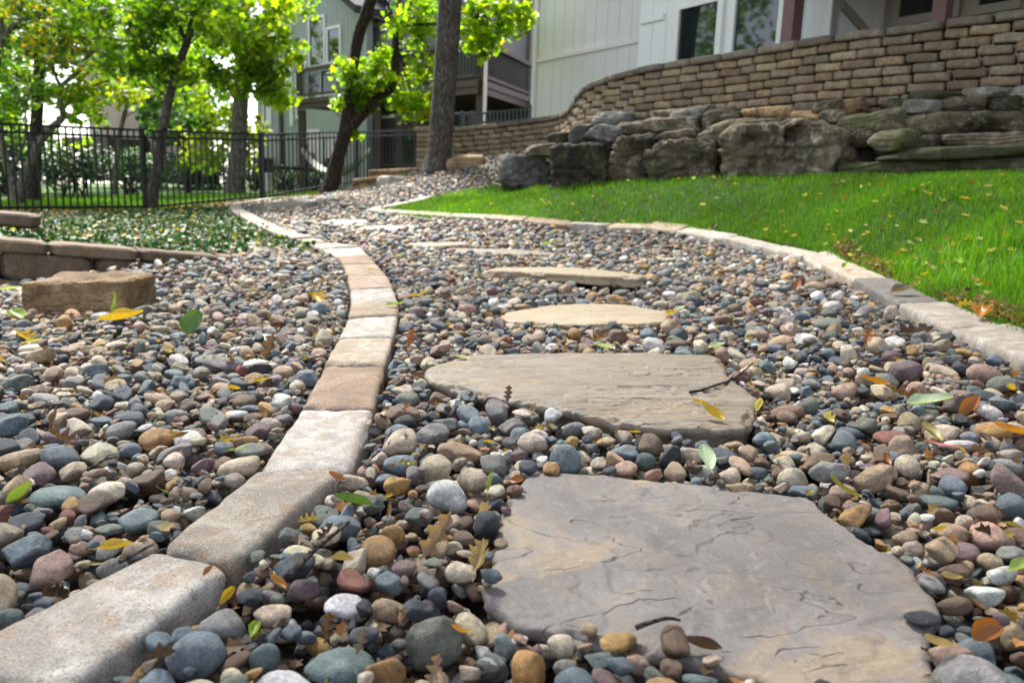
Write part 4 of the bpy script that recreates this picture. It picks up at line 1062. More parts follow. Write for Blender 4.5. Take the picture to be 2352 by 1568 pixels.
def boulder(x0, y0, x1, y1, v, m, label, seed, dep=.8, sq=6, planes=9, sub=4, cut=.62, box=None, pits=0, name='boulder', rough=.10, lean=0.0, sink=.0, strata=.03):
    if sub < 6 and name == 'boulder' and rough == .10: rough = .15
    """a rock that fills a rectangle of the picture at its distance"""
    if y1 > 400 and name == 'boulder': y1 += 14 if x0 < 1900 else 18
    xm = (x0 + x1) / 2; along = name == 'boulder' and x0 > 1240
    dv_ = (lambda x: float(np.interp(x, LINE_X, LINE_V) - np.interp(xm, LINE_X, LINE_V))) if along else (lambda x: 0.0)
    a, b = P(x0, (y0 + y1) / 2, v + dv_(x0)), P(x1, (y0 + y1) / 2, v + dv_(x1)); ctr = (a + b) / 2
    zb, zt = P(xm, y1, v)[2], P(xm, y0, v)[2]; ctr[2] = (zb + zt) / 2; hz = (zt - zb) / 2
    e1 = (b - a)[:2]; hx = np.linalg.norm(e1) / 2; e1 = e1 / (2 * hx); e2 = np.array([-e1[1], e1[0]])
    hy = max(hx, hz) * dep
    hy = min(hy, .55)
    V, F = ico(sub); r = np.random.default_rng(seed)
    mdir = np.vstack([r.normal(size=(planes, 3)), np.eye(3), -np.eye(3)]); mdir /= np.linalg.norm(mdir, axis=1)[:, None]
    dd = np.concatenate([r.uniform(cut, .95, planes), r.uniform(*(box or (.66, .8)), 6)])
    rad = (((np.clip(V @ mdir.T, 0, None) / dd) ** 18).sum(1) + 1) ** (-1 / 18)
    Q = V * rad[:, None]
    Q = Q / np.abs(Q).max(0)
    Q = Q * np.array([hx, hy, hz])
    n1 = fbm(Q * 5 / max(.25, hx) * .3 + seed, 4, seed); n2 = fbm(Q * np.array([7, 7, 16]) + seed, 4, seed + 2)
    s = min(hx, hz)
    rg_ = 1 - np.abs(fbm(Q * np.array([4, 4, 6]) + seed * 3, 4, seed + 6)) * 2.6; led = (Q[:, 2] / s * 2.2 + 1.5 * fbm(Q * 3 + seed, 2, seed + 7)); led = np.abs(led - np.round(led))
    Q = Q + V * (rough * s * 2.3 * n1 + strata * 1.2 * s * 2 * n2 + rough * s * .38 * (rg_ - .4) - 3.3 * strata * s * sstep(.16, .02, led))[:, None]
    n3 = np.abs(fbm(Q * 9 + seed * 2, 3, seed + 4)); Q = Q - V * (.10 * s * np.clip(.16 - n3, 0, 1) / .16)[:, None] * .5
    if pits:
        for k in range(pits):
            c_ = np.array([r.uniform(-.7, .7) * hx, -hy, r.uniform(-.6, .5) * hz]); rr_ = r.uniform(.16, .34) * s * 1.3
            d_ = np.linalg.norm((Q - c_) * np.array([1, .6, 1.2]), axis=1); Q[:, 1] += .55 * rr_ * np.exp(-(d_ / rr_) ** 2 * 1.6)
    if lean: Q[:, 2] += Q[:, 0] * lean
    if pits is not None and along: Q[:, 1] = np.maximum(Q[:, 1], -hy * 1.12)
    pl = ctr[:2] + Q[:, :1] * e1 + (Q[:, 1:2] + hy * .6) * e2
    o = obj(name, W(np.column_stack([pl, ctr[2] + Q[:, 2]])), F, M[m], loc=W([*(ctr[:2] + e2 * hy * .6), zb]), smooth=True)
    return tag(o, label, 'boulder' if name == 'boulder' else 'rock', 'boulders stacked below the curved wall' if name == 'boulder' else None)
BO = [
 (1140, 352, 1275, 428, 10.6, 'granite', 'smooth purple grey boulder at the left end of the boulder bank', .7, 0, 4, {}),
 (1262, 329, 1412, 452, 9.2, 'lime_dark', 'tall dark stained block boulder standing lowest on the lawn edge', .8, 1, 5, dict(cut=.8, box=(.6, .7))),
 (1405, 311, 1500, 424, 9.05, 'lime_dark', 'narrow upright block boulder with a tan knob on its face', .9, 2, 5, dict(cut=.8, box=(.6, .7))),
 (1488, 316, 1662, 424, 8.7, 'lime_dark', 'wide dark block boulder with flowing furrows beside the upright block', .6, 3, 5, dict(cut=.78, rough=.15, box=(.6, .72))),
 (1652, 277, 1940, 420, 7.95, 'lime', 'huge pitted boulder with a deep round hole near its top', .5, 0, 5, dict(cut=.74, rough=.15, box=(.62, .74))),
 (1918, 362, 2430, 418, 6.6, 'moss', 'long low mossy slab lying along the lawn at the right', .3, 0, 5, dict(cut=.85, strata=.08, box=(.55, .6))),
 (2002, 334, 2420, 368, 7.0, 'moss', 'flat greenish ledge just above the long low slab', .35, 0, 4, {}),
 (1996, 298, 2084, 352, 7.15, 'moss', 'greenish hunched stone left on the ledge over the low slab', .9, 0, 4, {}),
 (2066, 311, 2160, 345, 7.05, 'lime', 'small wedge shaped grey stone between greenish stone and long ledge', .8, 0, 4, {}),
 (2150, 299, 2420, 343, 7.05, 'lime', 'long dark weathered ledge stone under the big flat slab', .35, 0, 4, dict(strata=.08)),
 (2070, 256, 2334, 309, 7.15, 'lime', 'big flat smooth grey slab, broadest in the upper rows', .5, 0, 5, dict(cut=.7, strata=.01)),
 (2144, 221, 2270, 259, 7.3, 'lime', 'dark jagged stone on top of the big flat slab', .7, 0, 4, dict(rough=.16)),
 (2262, 221, 2340, 260, 7.25, 'lime_dark', 'plain brown stone tucked right beside the jagged stone', .7, 0, 4, {}),
 (2204, 199, 2324, 225, 7.3, 'lime_pale', 'flat whitish stone topmost against the curved wall', .6, 0, 4, {}),
 (2316, 194, 2400, 228, 7.1, 'lime_pale', 'white crusted stone topmost at the right end of the bank', .7, 0, 4, {}),
 (2318, 278, 2400, 322, 6.95, 'lime', 'rounded grey stone at the right end of the flat slab', .7, 0, 4, {}),
 (1928, 254, 2080, 303, 7.75, 'moss', 'mossy brown slab leaning over the hole boulder at its right', .6, 0, 4, dict(lean=.1)),
 (1994, 271, 2076, 317, 7.4, 'lime', 'pale greenish triangular stone left of the big flat slab', .8, 0, 4, {}),
 (2064, 228, 2146, 261, 7.5, 'lime_pale', 'jagged white edged stone left of the dark jagged one', .7, 0, 4, dict(rough=.18)),
 (1920, 229, 1982, 274, 7.85, 'tanrock', 'bright cream pointed stone standing high over the hole boulder', .8, 0, 4, {}),
 (1882, 252, 1940, 282, 8.0, 'lime', 'small stone at the foot of the bright cream stone', .8, 0, 4, {}),
 (1776, 254, 1890, 282, 8.2, 'tanrock', 'flat reddish tan stone above the hole boulder', .6, 0, 4, {}),
 (1696, 246, 1824, 273, 8.6, 'tanrock', 'brown flat stone high against the wall, left of the reddish tan one', .6, 0, 4, {}),
 (1598, 271, 1806, 340, 8.25, 'lime', 'big leaning slab left of the hole boulder', .6, 0, 5, dict(lean=.18, cut=.7)),
 (1612, 246, 1702, 297, 8.8, 'lime', 'twisted arched stone above the big leaning slab', .7, 0, 4, dict(rough=.18)),
 (1536, 245, 1630, 277, 9.2, 'lime_pale', 'flat white crusted stone left of the twisted one', .7, 0, 4, {}),
 (1474, 268, 1610, 307, 9.0, 'lime', 'dark knobbly stone under the flat white crusted one', .7, 0, 4, dict(rough=.18)),
 (1510, 297, 1602, 322, 8.75, 'lime', 'small pale flat stone lying on the furrowed block', .7, 0, 4, {}),
 (1342, 287, 1430, 334, 9.4, 'granite', 'smooth grey triangular boulder resting on the tall dark block', .8, 0, 4, {}),
 (1412, 279, 1490, 314, 9.3, 'lime', 'knobbly stone on top of the narrow upright block', .8, 0, 4, {}),
 (1348, 257, 1444, 297, 9.7, 'granite', 'grey flat stone highest in the left part of the bank', .7, 0, 4, {}),
 (1256, 302, 1320, 336, 10.0, 'lime_dark', 'dark cube shaped stone perched left of the grey triangular one', .8, 0, 4, {}),
 (1306, 289, 1356, 330, 9.9, 'granite', 'slanted grey stone between the cube shaped and the triangular one', .8, 0, 4, {}),
 (1206, 329, 1288, 361, 10.2, 'lime', 'speckled lichen stone on top of the purple grey boulder', .7, 0, 4, {}),
 (1934, 299, 2010, 345, 7.6, 'lime_dark', 'brown tilted stone right of the hole boulder', .8, 0, 4, dict(lean=.25)),
 (2014, 227, 2080, 256, 7.75, 'lime', 'small grey stone right of the bright cream stone', .8, 0, 4, {}),
 (2072, 206, 2212, 238, 7.45, 'moss', 'long mossy brown stone along the foot of the wall', .5, 0, 4, {}),
 (1496, 250, 1560, 275, 9.45, 'lime', 'little rough stone against the wall, left of the flat white crusted one', .8, 0, 4, {}),
 (1862, 231, 1930, 258, 8.15, 'lime', 'rough stone against the wall, left behind the bright cream stone', .8, 0, 4, {}),
]
for k, (x0, y0, x1, y1, v, m, lab, dep, pits, sub, kw) in enumerate(BO):
    if x0 > 1240:                              # rows of the bank: the lower, the nearer
        xm = (x0 + x1) / 2; lv_ = np.interp(xm, LINE_X, LINE_V); wv_ = np.interp(xm, [a[0] for a in WALLPX], [a[2] for a in WALLPX])
        rj = np.random.default_rng(900 + k); kw = dict(kw); kw.setdefault('lean', rj.uniform(-.12, .12) if y1 < 400 and x1 - x0 < 220 else rj.uniform(-.03, .03)); wj = (x1 - x0) * (.02 if y1 > 400 else 0); x0 += wj; x1 -= wj
        tt_ = np.clip((402 - y1) / 165, 0, 1); v = lv_ + .28 + tt_ * max(.1, wv_ - .32 - lv_ - .28) + (rj.uniform(-.02, .16) if y1 > 400 else rj.uniform(-.12, .10))
    boulder(x0, y0, x1, y1, v, m, lab, 500 + k, dep, pits=pits, sub=sub + 1, **kw)
# the deep hole in the big boulder
hb = [o for o in COL.objects if o.name.startswith('boulder') and 'deep round hole' in o.get('label', '')][0]
hp = W(P(1828, 309, 7.45)); l0 = np.array(hb.location); co = np.array([v.co for v in hb.data.vertices])
for (ox, oz, rr_, dp) in ((0, 0, .085, .3), (-.28, -.03, .05, .06), (.02, -.2, .11, .1), (-.45, -.22, .09, .08), (.3, -.3, .08, .08), (-.2, -.3, .12, .1)):
    c_ = hp + np.array([ox, 0, oz]) - l0; d_ = np.hypot((co[:, 0] - c_[0]), (co[:, 2] - c_[2])); f_ = np.exp(-(d_ / rr_) ** 4) * ((co[:, :2] @ np.array([.62, .78])) < .0)
    co[:, 1] += dp * f_
hb.data.vertices.foreach_set('co', co.astype(np.float32).ravel()); hb.data.update()
boulder(1023, 352, 1112, 394, 12.1, 'orange', 'rough orange tan boulder in the gravel right of the thick tree trunk', 560, .8, sub=5, name='rock')
boulder(862, 405, 930, 436, 13.0, 'lime_pale', 'low pale jagged rock on the gravel below the step walls', 561, .8, sub=4, name='rock', rough=.18)
boulder(930, 405, 962, 418, 12.9, 'tanrock', 'tiny flat tan rock beside the pale jagged rock', 563, .8, sub=4, name='rock', rough=.18)
boulder(66, 642, 300, 736, 3.12, 'tanrock', 'flat topped tan sandstone boulder lying on gravel before the low block wall', 571, .8, sub=6, name='rock', cut=.9, rough=.13, planes=5, strata=.012, box=(.52, .56))

# ------------------------------------------------------------------ black metal fence
def fence(posts, rails, label, group=None, pick=.108, name='metal_fence'):
    """posts: [(px, top y, base y, v)], rails: offsets"""
    pt = [(W(P(x, yt, v)), W(P(x, yb, v))) for x, yt, yb, v in posts]
    root = empty(name, pt[len(pt) // 2][1], label, 'fence', group)
    for t, b in pt:
        h = .032; bz = b[2] - .08
        m2 = MB(); q = [(-h, -h), (h, -h), (h, h), (-h, h)]
        m2.add(*hexa([(b[0] + x, b[1] + y, bz) for x, y in q], [(b[0] + x, b[1] + y, t[2] + .02) for x, y in q]))
        po = m2.obj('post', M['black'], root)
        m2 = MB(); h2 = .038; V, F = hexa([(b[0] + x / h * h2, b[1] + y / h * h2, t[2] + .02) for x, y in q], [(b[0] + x / h * .012, b[1] + y / h * .012, t[2] + .05) for x, y in q]); m2.add(V, F)
        m2.obj('post_cap', M['black'], po)
    for (ta, ba), (tb_, bb) in zip(pt[:-1], pt[1:]):
        d = (tb_ - ta)[:2]; L = np.linalg.norm(d); d /= L; n = np.array([-d[1], d[0]])
        ha, hb_ = ta[2] - ba[2], tb_[2] - bb[2]
        for f in rails:
            za, zb = ba[2] + ha * f, bb[2] + hb_ * f; m2 = MB(); a = ta[:2] + d * .034; b = tb_[:2] - d * .034
            V, F = hexa([(*(a - n * .012), za - .017), (*(b - n * .012), zb - .017), (*(b + n * .012), zb - .017), (*(a + n * .012), za - .017)],
                        [(*(a - n * .012), za + .017), (*(b - n * .012), zb + .017), (*(b + n * .012), zb + .017), (*(a + n * .012), za + .017)])
            m2.add(V, F); m2.obj('rail', M['black'], root)
        k = max(2, int(round(L / pick)))
        for i in range(1, k):
            f = i / k; c_ = ta[:2] + (tb_ - ta)[:2] * f; z0 = ba[2] + (bb[2] - ba[2]) * f - .0; z1 = ta[2] + (tb_[2] - ta[2]) * f - .02
            m2 = MB(); h = .0108; q = [(-h, -h), (h, -h), (h, h), (-h, h)]
            m2.add(*hexa([(c_[0] + x, c_[1] + y, z0) for x, y in q], [(c_[0] + x, c_[1] + y, z1) for x, y in q])); m2.obj('picket', M['black'], root)
    return root
fence([(-55, 279, 491, 10.4), (335, 297, 487, 12.5), (605, 307, 461, 14.3), (820, 302, 424, 16.6), (957, 298, 402, 18.3)], (.985, .90, .07), 'black metal picket fence running behind the ivy bed and the path', pick=.105)
fence([(1060, 262, 286, 14.6), (1083, 262, 286, 14.45), (1216, 248, 276, 13.6)], (.95, .1), 'short black railing on top of the curved wall before the cream house', pick=.09, name='railing')
# ------------------------------------------------------------------ houses
M['shade_panel'] = mat_plain('painted_under_deck_shade', (.02, .016, .014), .7, .2, 4)  # near-black colour standing in for the shade under raised decks
class Facade:
    """vertical wall plane through two world points; s along it, z up, o out of it towards the camera"""
    def __init__(self, A, B):
        self.A = np.array(A, float)[:2]; d = np.array(B, float)[:2] - self.A; self.d = d / np.linalg.norm(d)
        n = np.array([self.d[1], -self.d[0]]); self.n = n if n @ (CW[:2] - self.A) > 0 else -n
    def sz(self, px, py):
        r = W(ray(px, py)); t = (self.n @ (self.A - CW[:2])) / (self.n @ r[:2]); p = CW + r * t
        return (p[:2] - self.A) @ self.d, p[2]
    def pt(self, s, z, o=0.0):
        q = self.A + self.d * s + self.n * o; return np.array([q[0], q[1], z])
    def box(self, mb, s0, s1, z0, z1, o0, o1, c=None):
        b = [self.pt(s0, z0, o0), self.pt(s1, z0, o0), self.pt(s1, z0, o1), self.pt(s0, z0, o1)]
        t = [self.pt(s0, z1, o0), self.pt(s1, z1, o0), self.pt(s1, z1, o1), self.pt(s0, z1, o1)]
        mb.add(*hexa(b, t), c)
    def siding(self, s0, s1, z0, z1, depth=.12, pitch=.2, o=0.0, top=None):
        """grooved boards; top(s) may cut a gable"""
        V, F = [], []; prof = []
        s = s0
        while s < s1 - 1e-6:
            e = min(s + pitch, s1); prof += [(s, o), (e - .012, o), (e - .010, o - .012), (e - .002, o - .012)]; s = e
        prof.append((s1, o))
        for (a, oo) in prof:
            zt = z1 if top is None else top(a)
            V += [self.pt(a, z0, oo), self.pt(a, zt, oo), self.pt(a, z0, oo - depth), self.pt(a, zt, oo - depth)]
        for i in range(len(prof) - 1):
            a, b = 4 * i, 4 * i + 4
            F += [(a, b, b + 1, a + 1), (a + 1, b + 1, b + 3, a + 3), (a + 2, a + 3, b + 3, b + 2)]
        F += [(0, 1, 3, 2), (4 * len(prof) - 4, 4 * len(prof) - 2, 4 * len(prof) - 1, 4 * len(prof) - 3)]
        return V, F
    def window(self, root, x0, y0, x1, y1, fw=.06, mx=(), mullions=0, o=0.0, mat='trim', rect=None):
        """a window from its glass corners in the picture"""
        if rect: s0, s1, z0, z1 = rect
        else:
            s0, z1 = self.sz(x0, y0); s1, z0 = self.sz(x1, y1)
        mb = MB()
        self.box(mb, s0 - fw, s0, z0 - fw, z1 + fw, o - .02, o + .05); self.box(mb, s1, s1 + fw, z0 - fw, z1 + fw, o - .02, o + .05)
        self.box(mb, s0, s1, z1, z1 + fw, o - .02, o + .047); self.box(mb, s0, s1, z0 - fw, z0, o - .02, o + .047)
        for k in range(mullions):
            sm = s0 + (s1 - s0) * (k + 1) / (mullions + 1); self.box(mb, sm - .03, sm + .03, z0, z1, o - .02, o + .044)
        f = mb.obj('window', M[mat], root)
        mb = MB(); self.box(mb, s0, s1, z0, z1, o - .015, o + .012); mb.obj('pane', M['glass'], f)
        return f

# --- the near house above the curved wall
Ha, Hb = W(P(1235, 140, 14.9)), W(P(1475, 95, 12.45))
H1 = Facade(Ha, Hb)
near = empty('house', H1.pt(3, .4, -2), 'cream and white house with tall windows above the curved block wall', 'house')
s_c, _ = H1.sz(1227, 150); s_j, _ = H1.sz(1476, 100); s_e, _ = H1.sz(1916, 60); TOP = 6.2
V, F = H1.siding(s_c, s_j, .3, TOP, .15, .3); obj('siding_wall', V, F, M['cream_sid'], near)
V, F = H1.siding(s_j, s_e, .3, TOP, .15, .3, .08); obj('siding_wall', V, F, M['white_sid'], near)
mb = MB(); z_f = H1.sz(1236, 138)[1]
H1.box(mb, s_c + .12, s_j - .03, z_f - .05, z_f + .02, .004, .03); mb.obj('belt_trim', M['cream_sid'], near)
mb = MB(); H1.box(mb, s_c - .03, s_c + .1, .3, TOP, .003, .032); mb.obj('corner_board', M['cream_sid'], near)
mb = MB(); H1.box(mb, s_c - .034, s_c - .03, .3, TOP, -.15, .03); H1.box(mb, s_c - .04, s_c, .3, TOP, -3.2, -.15); mb.obj('side_wall', M['cream_sid'], near)
mb = MB(); zz = H1.sz(1500, 50)[1]; H1.box(mb, s_j + .05, H1.sz(1547, 50)[0] - .1, zz - .03, zz + .05, .084, .11); mb.obj('belt_trim', M['white_sid'], near)
H1n = Facade(H1.pt(0, 0, .08), H1.pt(1, 0, .08))
z_top = H1n.sz(1562, 25)[1]
for (xa, xb, yb) in ((1562, 1650, 140), (1690, 1790, 122)):
    sa = H1n.sz(xa, 80)[0]; sb = H1n.sz(xb, 70)[0]
    H1n.window(near, 0, 0, 0, 0, .1, rect=(sa, sb, 1.5, z_top if xa < 1600 else z_top))
sa, sb = H1n.sz(1852, 50)[0], H1n.sz(1878, 50)[0]
mb = MB(); H1n.box(mb, sa, sb, .5, TOP, .25, .25 + (sb - sa)); mb.obj('porch_post', M['brown_red'], near)
mb = MB(); H1n.box(mb, s_e - .09, s_e + .03, .3, TOP, .003, .035); mb.obj('corner_board', M['white_sid'], near)
# recessed porch at the right
rc0 = H1n.pt(s_e, 0, 0); dp_ = .95
side = Facade(rc0, rc0 - np.array([*(H1n.n * dp_), 0])); 
if side.n @ H1n.d < 0: side.n = -side.n
V, F = side.siding(0, dp_, .3, TOP, .1, .2); obj('siding_wall', V, F, M['white_sid'], near)
sa, za = side.sz(1930, 0); sb, zb = side.sz(1992, 70)
mb = MB(); mb.add(*hexa([side.pt(sa, za - .1, .004), side.pt(sb, zb - .1, .004), side.pt(sb, zb - .1, .05), side.pt(sa, za - .1, .05)], [side.pt(sa, za, .004), side.pt(sb, zb, .004), side.pt(sb, zb, .05), side.pt(sa, za, .05)]))
mb.obj('stair_stringer', M['beige_sid'], near)
back = Facade(H1n.pt(s_e, 0, -dp_), H1n.pt(s_e + 1, 0, -dp_))
V, F = back.siding(s_e * 0 - .05, 7.0, .3, TOP, .1, .45); obj('siding_wall', V, F, M['beige_sid'], near)
back.window(near, 2080, -60, 2190, 22, .09, mat='beige_sid'); back.window(near, 2262, -60, 2330, 2, .09, mat='beige_sid')
pp = back.sz(2300, 10)[0]
mb = MB(); back.box(mb, back.sz(2290, 15)[0], back.sz(2322, 15)[0], .3, TOP, 1.0, 1.12); mb.obj('porch_post', M['brown_red'], near)
mb = MB(); H1n.box(mb, s_e + .02, s_e + 7, H1n.sz(1916, -60)[1], H1n.sz(1916, -60)[1] + .25, -dp_ + .02, 1.6); mb.obj('porch_ceiling', M['beige_sid'], near)
mb = MB(); H1.box(mb, s_c - .5, s_e + 7.4, TOP + .002, TOP + .25, -6, 1.7); mb.obj('roof', M['shingle'], near)

# --- the green house behind the fence
Ga, Gb = W([-9.72, 30, .3]), W([-2.88, 22.7, .3])
G = Facade(Ga, Gb)
green = empty('house', G.pt(5, .4, -3), 'grey green gabled house with a raised brown deck behind the fence', 'house')
sl0 = G.sz(583, 300)[0]; sg0 = G.sz(612, 90)[0]; sg1 = G.sz(842, 30)[0]; spk, zpk = G.sz(722, -75); zl = G.sz(618, 96)[1]; zr = G.sz(838, 30)[1]; zb_ = G.sz(600, 442)[1] - .5
def gab(s): return zl + (zpk - zl) * (s - sg0) / (spk - sg0) if s < spk else zpk + (zr - zpk) * (s - spk) / (sg1 - spk)
V, F = G.siding(sg0, sg1, zb_, 0, .2, .2, 0, gab); obj('siding_wall', V, F, M['green_sid'], green)
mb = MB(); zw = G.sz(590, 150)[1]; G.box(mb, sl0, sg0 - .003, zb_, zw + 1.2, -.8, -.15); mb.obj('wing_wall', M['green_sid'], green)
def slope(mb, s0, z0, s1, z1, th, o0, o1):
    mb.add(*hexa([G.pt(s0, z0, o0), G.pt(s1, z1, o0), G.pt(s1, z1, o1), G.pt(s0, z0, o1)], [G.pt(s0, z0 + th, o0), G.pt(s1, z1 + th, o0), G.pt(s1, z1 + th, o1), G.pt(s0, z0 + th, o1)]))
rt = MB(); slope(rt, sg0 - .5, zl - .4, spk, zpk + .02, .22, -6, .6); slope(rt, spk, zpk + .02, sg1 + .35, zr - .15, .22, -6, .6); rt.obj('roof', M['shingle'], green)
G2 = Facade(G.pt(0, 0, -.6), G.pt(1, 0, -.6)); e2 = G2.sz(1240, 200)[0]
V, F = G2.siding(sg1 - 2.0, e2, zb_, G2.sz(900, -60)[1] + 1, .2, .2); obj('siding_wall', V, F, M['green_sid'], green)
for w_ in ((713, 48, 746, 148), (755, 70, 782, 140), (684, 100, 702, 154)): G.window(green, *w_, .09)
G.window(green, 683, 176, 692, 266, .09); G.window(green, 709, 168, 770, 232, .09, mullions=1)
G.window(green, 608, 240, 623, 282, .08); G.window(green, 703, 318, 733, 428, .09); G.window(green, 744, 312, 790, 420, .09, mullions=1); G.window(green, 704, 303, 734, 309, .06)
G2.window(green, 862, 2, 890, 50, .1)
for w_ in ((888, 300, 912, 378), (925, 296, 958, 376), (985, 290, 1030, 360)): G2.window(green, *w_, .05, mat='brown', o=.07)
mb = MB(); a_, b_ = G.sz(646, 300), G.sz(651, 300); G.box(mb, a_[0], b_[0], zb_, G.sz(640, 100)[1], .01, .1); mb.obj('downspout', M['brown'], green)
mb = MB(); a_, b_ = G.sz(671, 300), G.sz(677, 300); G.box(mb, a_[0], b_[0], G.sz(674, 290)[1], G.sz(674, 40)[1], .01, .08); mb.obj('downspout', M['trim'], green)
mb = MB(); G.box(mb, G.sz(611, 400)[0], G.sz(630, 400)[0], zb_, G.sz(620, 364)[1], .02, .5); mb.obj('utility_cabinet', M['brown'], green)
# deck
Dl, Dc, Dr = W(P(689, 252, 22.0)), W(P(1102, 217, 16.4)), W(P(1219, 253, 19.6))
zt = Dl[2]; zd = (Dl[2] + Dc[2]) / 2; th = .42
def flat(p, z): return np.array([p[0], p[1], z])
bl, br = G.pt(sg0 + 2.0, 0, 0), G2.pt(e2 + 1.5, 0, 0)
def prism(mb, pts, z0, z1, c=None):
    n = len(pts); V = [(p[0], p[1], z0) for p in pts] + [(p[0], p[1], z1) for p in pts]
    F = [tuple(range(n - 1, -1, -1)), tuple(range(n, 2 * n))] + [(i, (i + 1) % n, n + (i + 1) % n, n + i) for i in range(n)]
    mb.add(V, F, c)
bl = G.pt(((Dl[:2] - G.A) @ G.d) + .2, 0, .02); 
mb = MB(); G2.box(mb, G2.sz(835, 300)[0], e2 - .2, zb_, zd + .04, .012, .06); mb.obj('under_deck_shade_sheet', M['shade_panel'], green)  # dark sheet added over the wall, painting the shade below the deck
mb = MB(); prism(mb, [Dl, Dc, Dr, br, bl], zd + .05, zd + .24); mb.obj('deck_floor', M['brown'], green)
def beam(mb, a, b, z0, z1, w=.05):
    d = (b - a)[:2]; d /= np.linalg.norm(d); n = np.array([-d[1], d[0]]) * w / 2
    mb.add(*hexa([(*(a[:2] - n), z0), (*(b[:2] - n), z0), (*(b[:2] + n), z0), (*(a[:2] + n), z0)], [(*(a[:2] - n), z1), (*(b[:2] - n), z1), (*(b[:2] + n), z1), (*(a[:2] + n), z1)]))
for a, b in ((Dl, Dc), (Dc, Dr)):
    mb = MB(); out = np.array([(b - a)[1], -(b - a)[0]]); out /= np.linalg.norm(out)
    if out @ (CW[:2] - a[:2]) < 0: out = -out
    a2, b2 = a.copy(), b.copy(); a2[:2] += out * .04; b2[:2] += out * .04
    beam(mb, a2, b2, zd, zd + .13); a3, b3 = a.copy(), b.copy(); a3[:2] += out * .06; b3[:2] += out * .06
    beam(mb, a3, b3, zd + .14, zd + .26, .07); mb.obj('fascia', M['brown'], green)
    L = np.linalg.norm((b - a)[:2]); mb = MB(); beam(mb, a, b, zd + .95, zd + 1.03, .12); beam(mb, a, b, zd + .33, zd + .39, .05); mb.obj('deck_rail', M['brown'], green)
    mb = MB(); k = int(L / .11)
    for i in range(k):
        c_ = a + (b - a) * (i + .5) / k; h = .012; q = [(-h, -h), (h, -h), (h, h), (-h, h)]
        mb.add(*hexa([(c_[0] + x, c_[1] + y, zd + .36) for x, y in q], [(c_[0] + x, c_[1] + y, zd + .97) for x, y in q]))
    mb.obj('baluster_panel', M['black'], green)
def post(p, z0, z1, h=.07, m='brown', nm='deck_post'):
    mb = MB(); q = [(-h, -h), (h, -h), (h, h), (-h, h)]
    mb.add(*hexa([(p[0] + x, p[1] + y, z0) for x, y in q], [(p[0] + x, p[1] + y, z1) for x, y in q])); return mb.obj(nm, M[m], green)
post(Dl + (Dc - Dl) * .006 + np.array([0, .12, 0]), zb_, zd - .002, .09); post(Dl + np.array([0, .02, 0]), zd + .25, zd + 1.1, .08)
def along(px, py=230):
    f = Facade(Dl, Dc); s_, _ = f.sz(px, py); return f.pt(s_, 0, -.12)
for x in (858, 908, 1092): post(along(x), 0.0, zd - .002, .08)
ztop = zd + 3.6
for p_ in (along(905), Dc + np.array([-.02, .12, 0]), Dr + np.array([-.15, .1, 0])): post(p_, zd + .25, ztop, .08)
# screened porch on the deck
pa, pb_, pcn = along(905), Dc + np.array([-.02, .14, 0]), Dr + np.array([-.12, .12, 0])
mb = MB()
for a, b in ((pa, pb_), (pb_, pcn)): beam(mb, a, b, zd + .25, ztop, .02)
mb.obj('porch_screen', M['screen'], green)
mb = MB(); prism(mb, [pa, pb_, pcn, br, G2.pt(((pa[:2] - G2.A) @ G2.d) + .5, 0, .02)], ztop + .01, ztop + .35); mb.obj('porch_roof', M['shingle'], green)
mb = MB(); beam(mb, Dc + np.array([.07, -.05, 0]), Dc + np.array([.14, -.05, 0]), 1.4, zd + 1.2, .05); mb.obj('downspout', M['trim'], green)
# --- tan house far left
Fa, Fb = W([-19.5, 36, .3]), W([-15.2, 34, .3]); TF = Facade(Fa, Fb)
tan = empty('house', TF.pt(2, .3, -2), 'tan house with a dark deck far behind the left trees', 'house')
s0, s1 = TF.sz(205, 300)[0], TF.sz(470, 300)[0]; zb2 = .0
V, F = TF.siding(s0, s1, zb2, TF.sz(300, 60)[1], .2, .6); obj('stucco_wall', V, F, M['farwall'], tan)
for w_ in ((218, 300, 232, 330), (285, 200, 310, 250), (360, 190, 385, 240), (232, 195, 246, 235)): TF.window(tan, *w_, .1)
mb = MB(); TF.box(mb, TF.sz(240, 320)[0], TF.sz(345, 320)[0], TF.sz(280, 345)[1], TF.sz(280, 322)[1], .05, 2.0); mb.obj('deck_floor', M['brown'], tan)
mb = MB(); TF.box(mb, TF.sz(262, 400)[0], TF.sz(500, 400)[0], zb2, TF.sz(280, 350)[1], -.1, 1.5); mb.obj('under_deck_shade_box', M['shade_panel'], tan)  # dark box added in place of the shaded space under this deck
mb = MB(); TF.box(mb, s0 - .4, s1 + .4, TF.sz(300, 60)[1] + .002, TF.sz(300, 60)[1] + .3, -4, .6); mb.obj('roof', M['shingle'], tan)
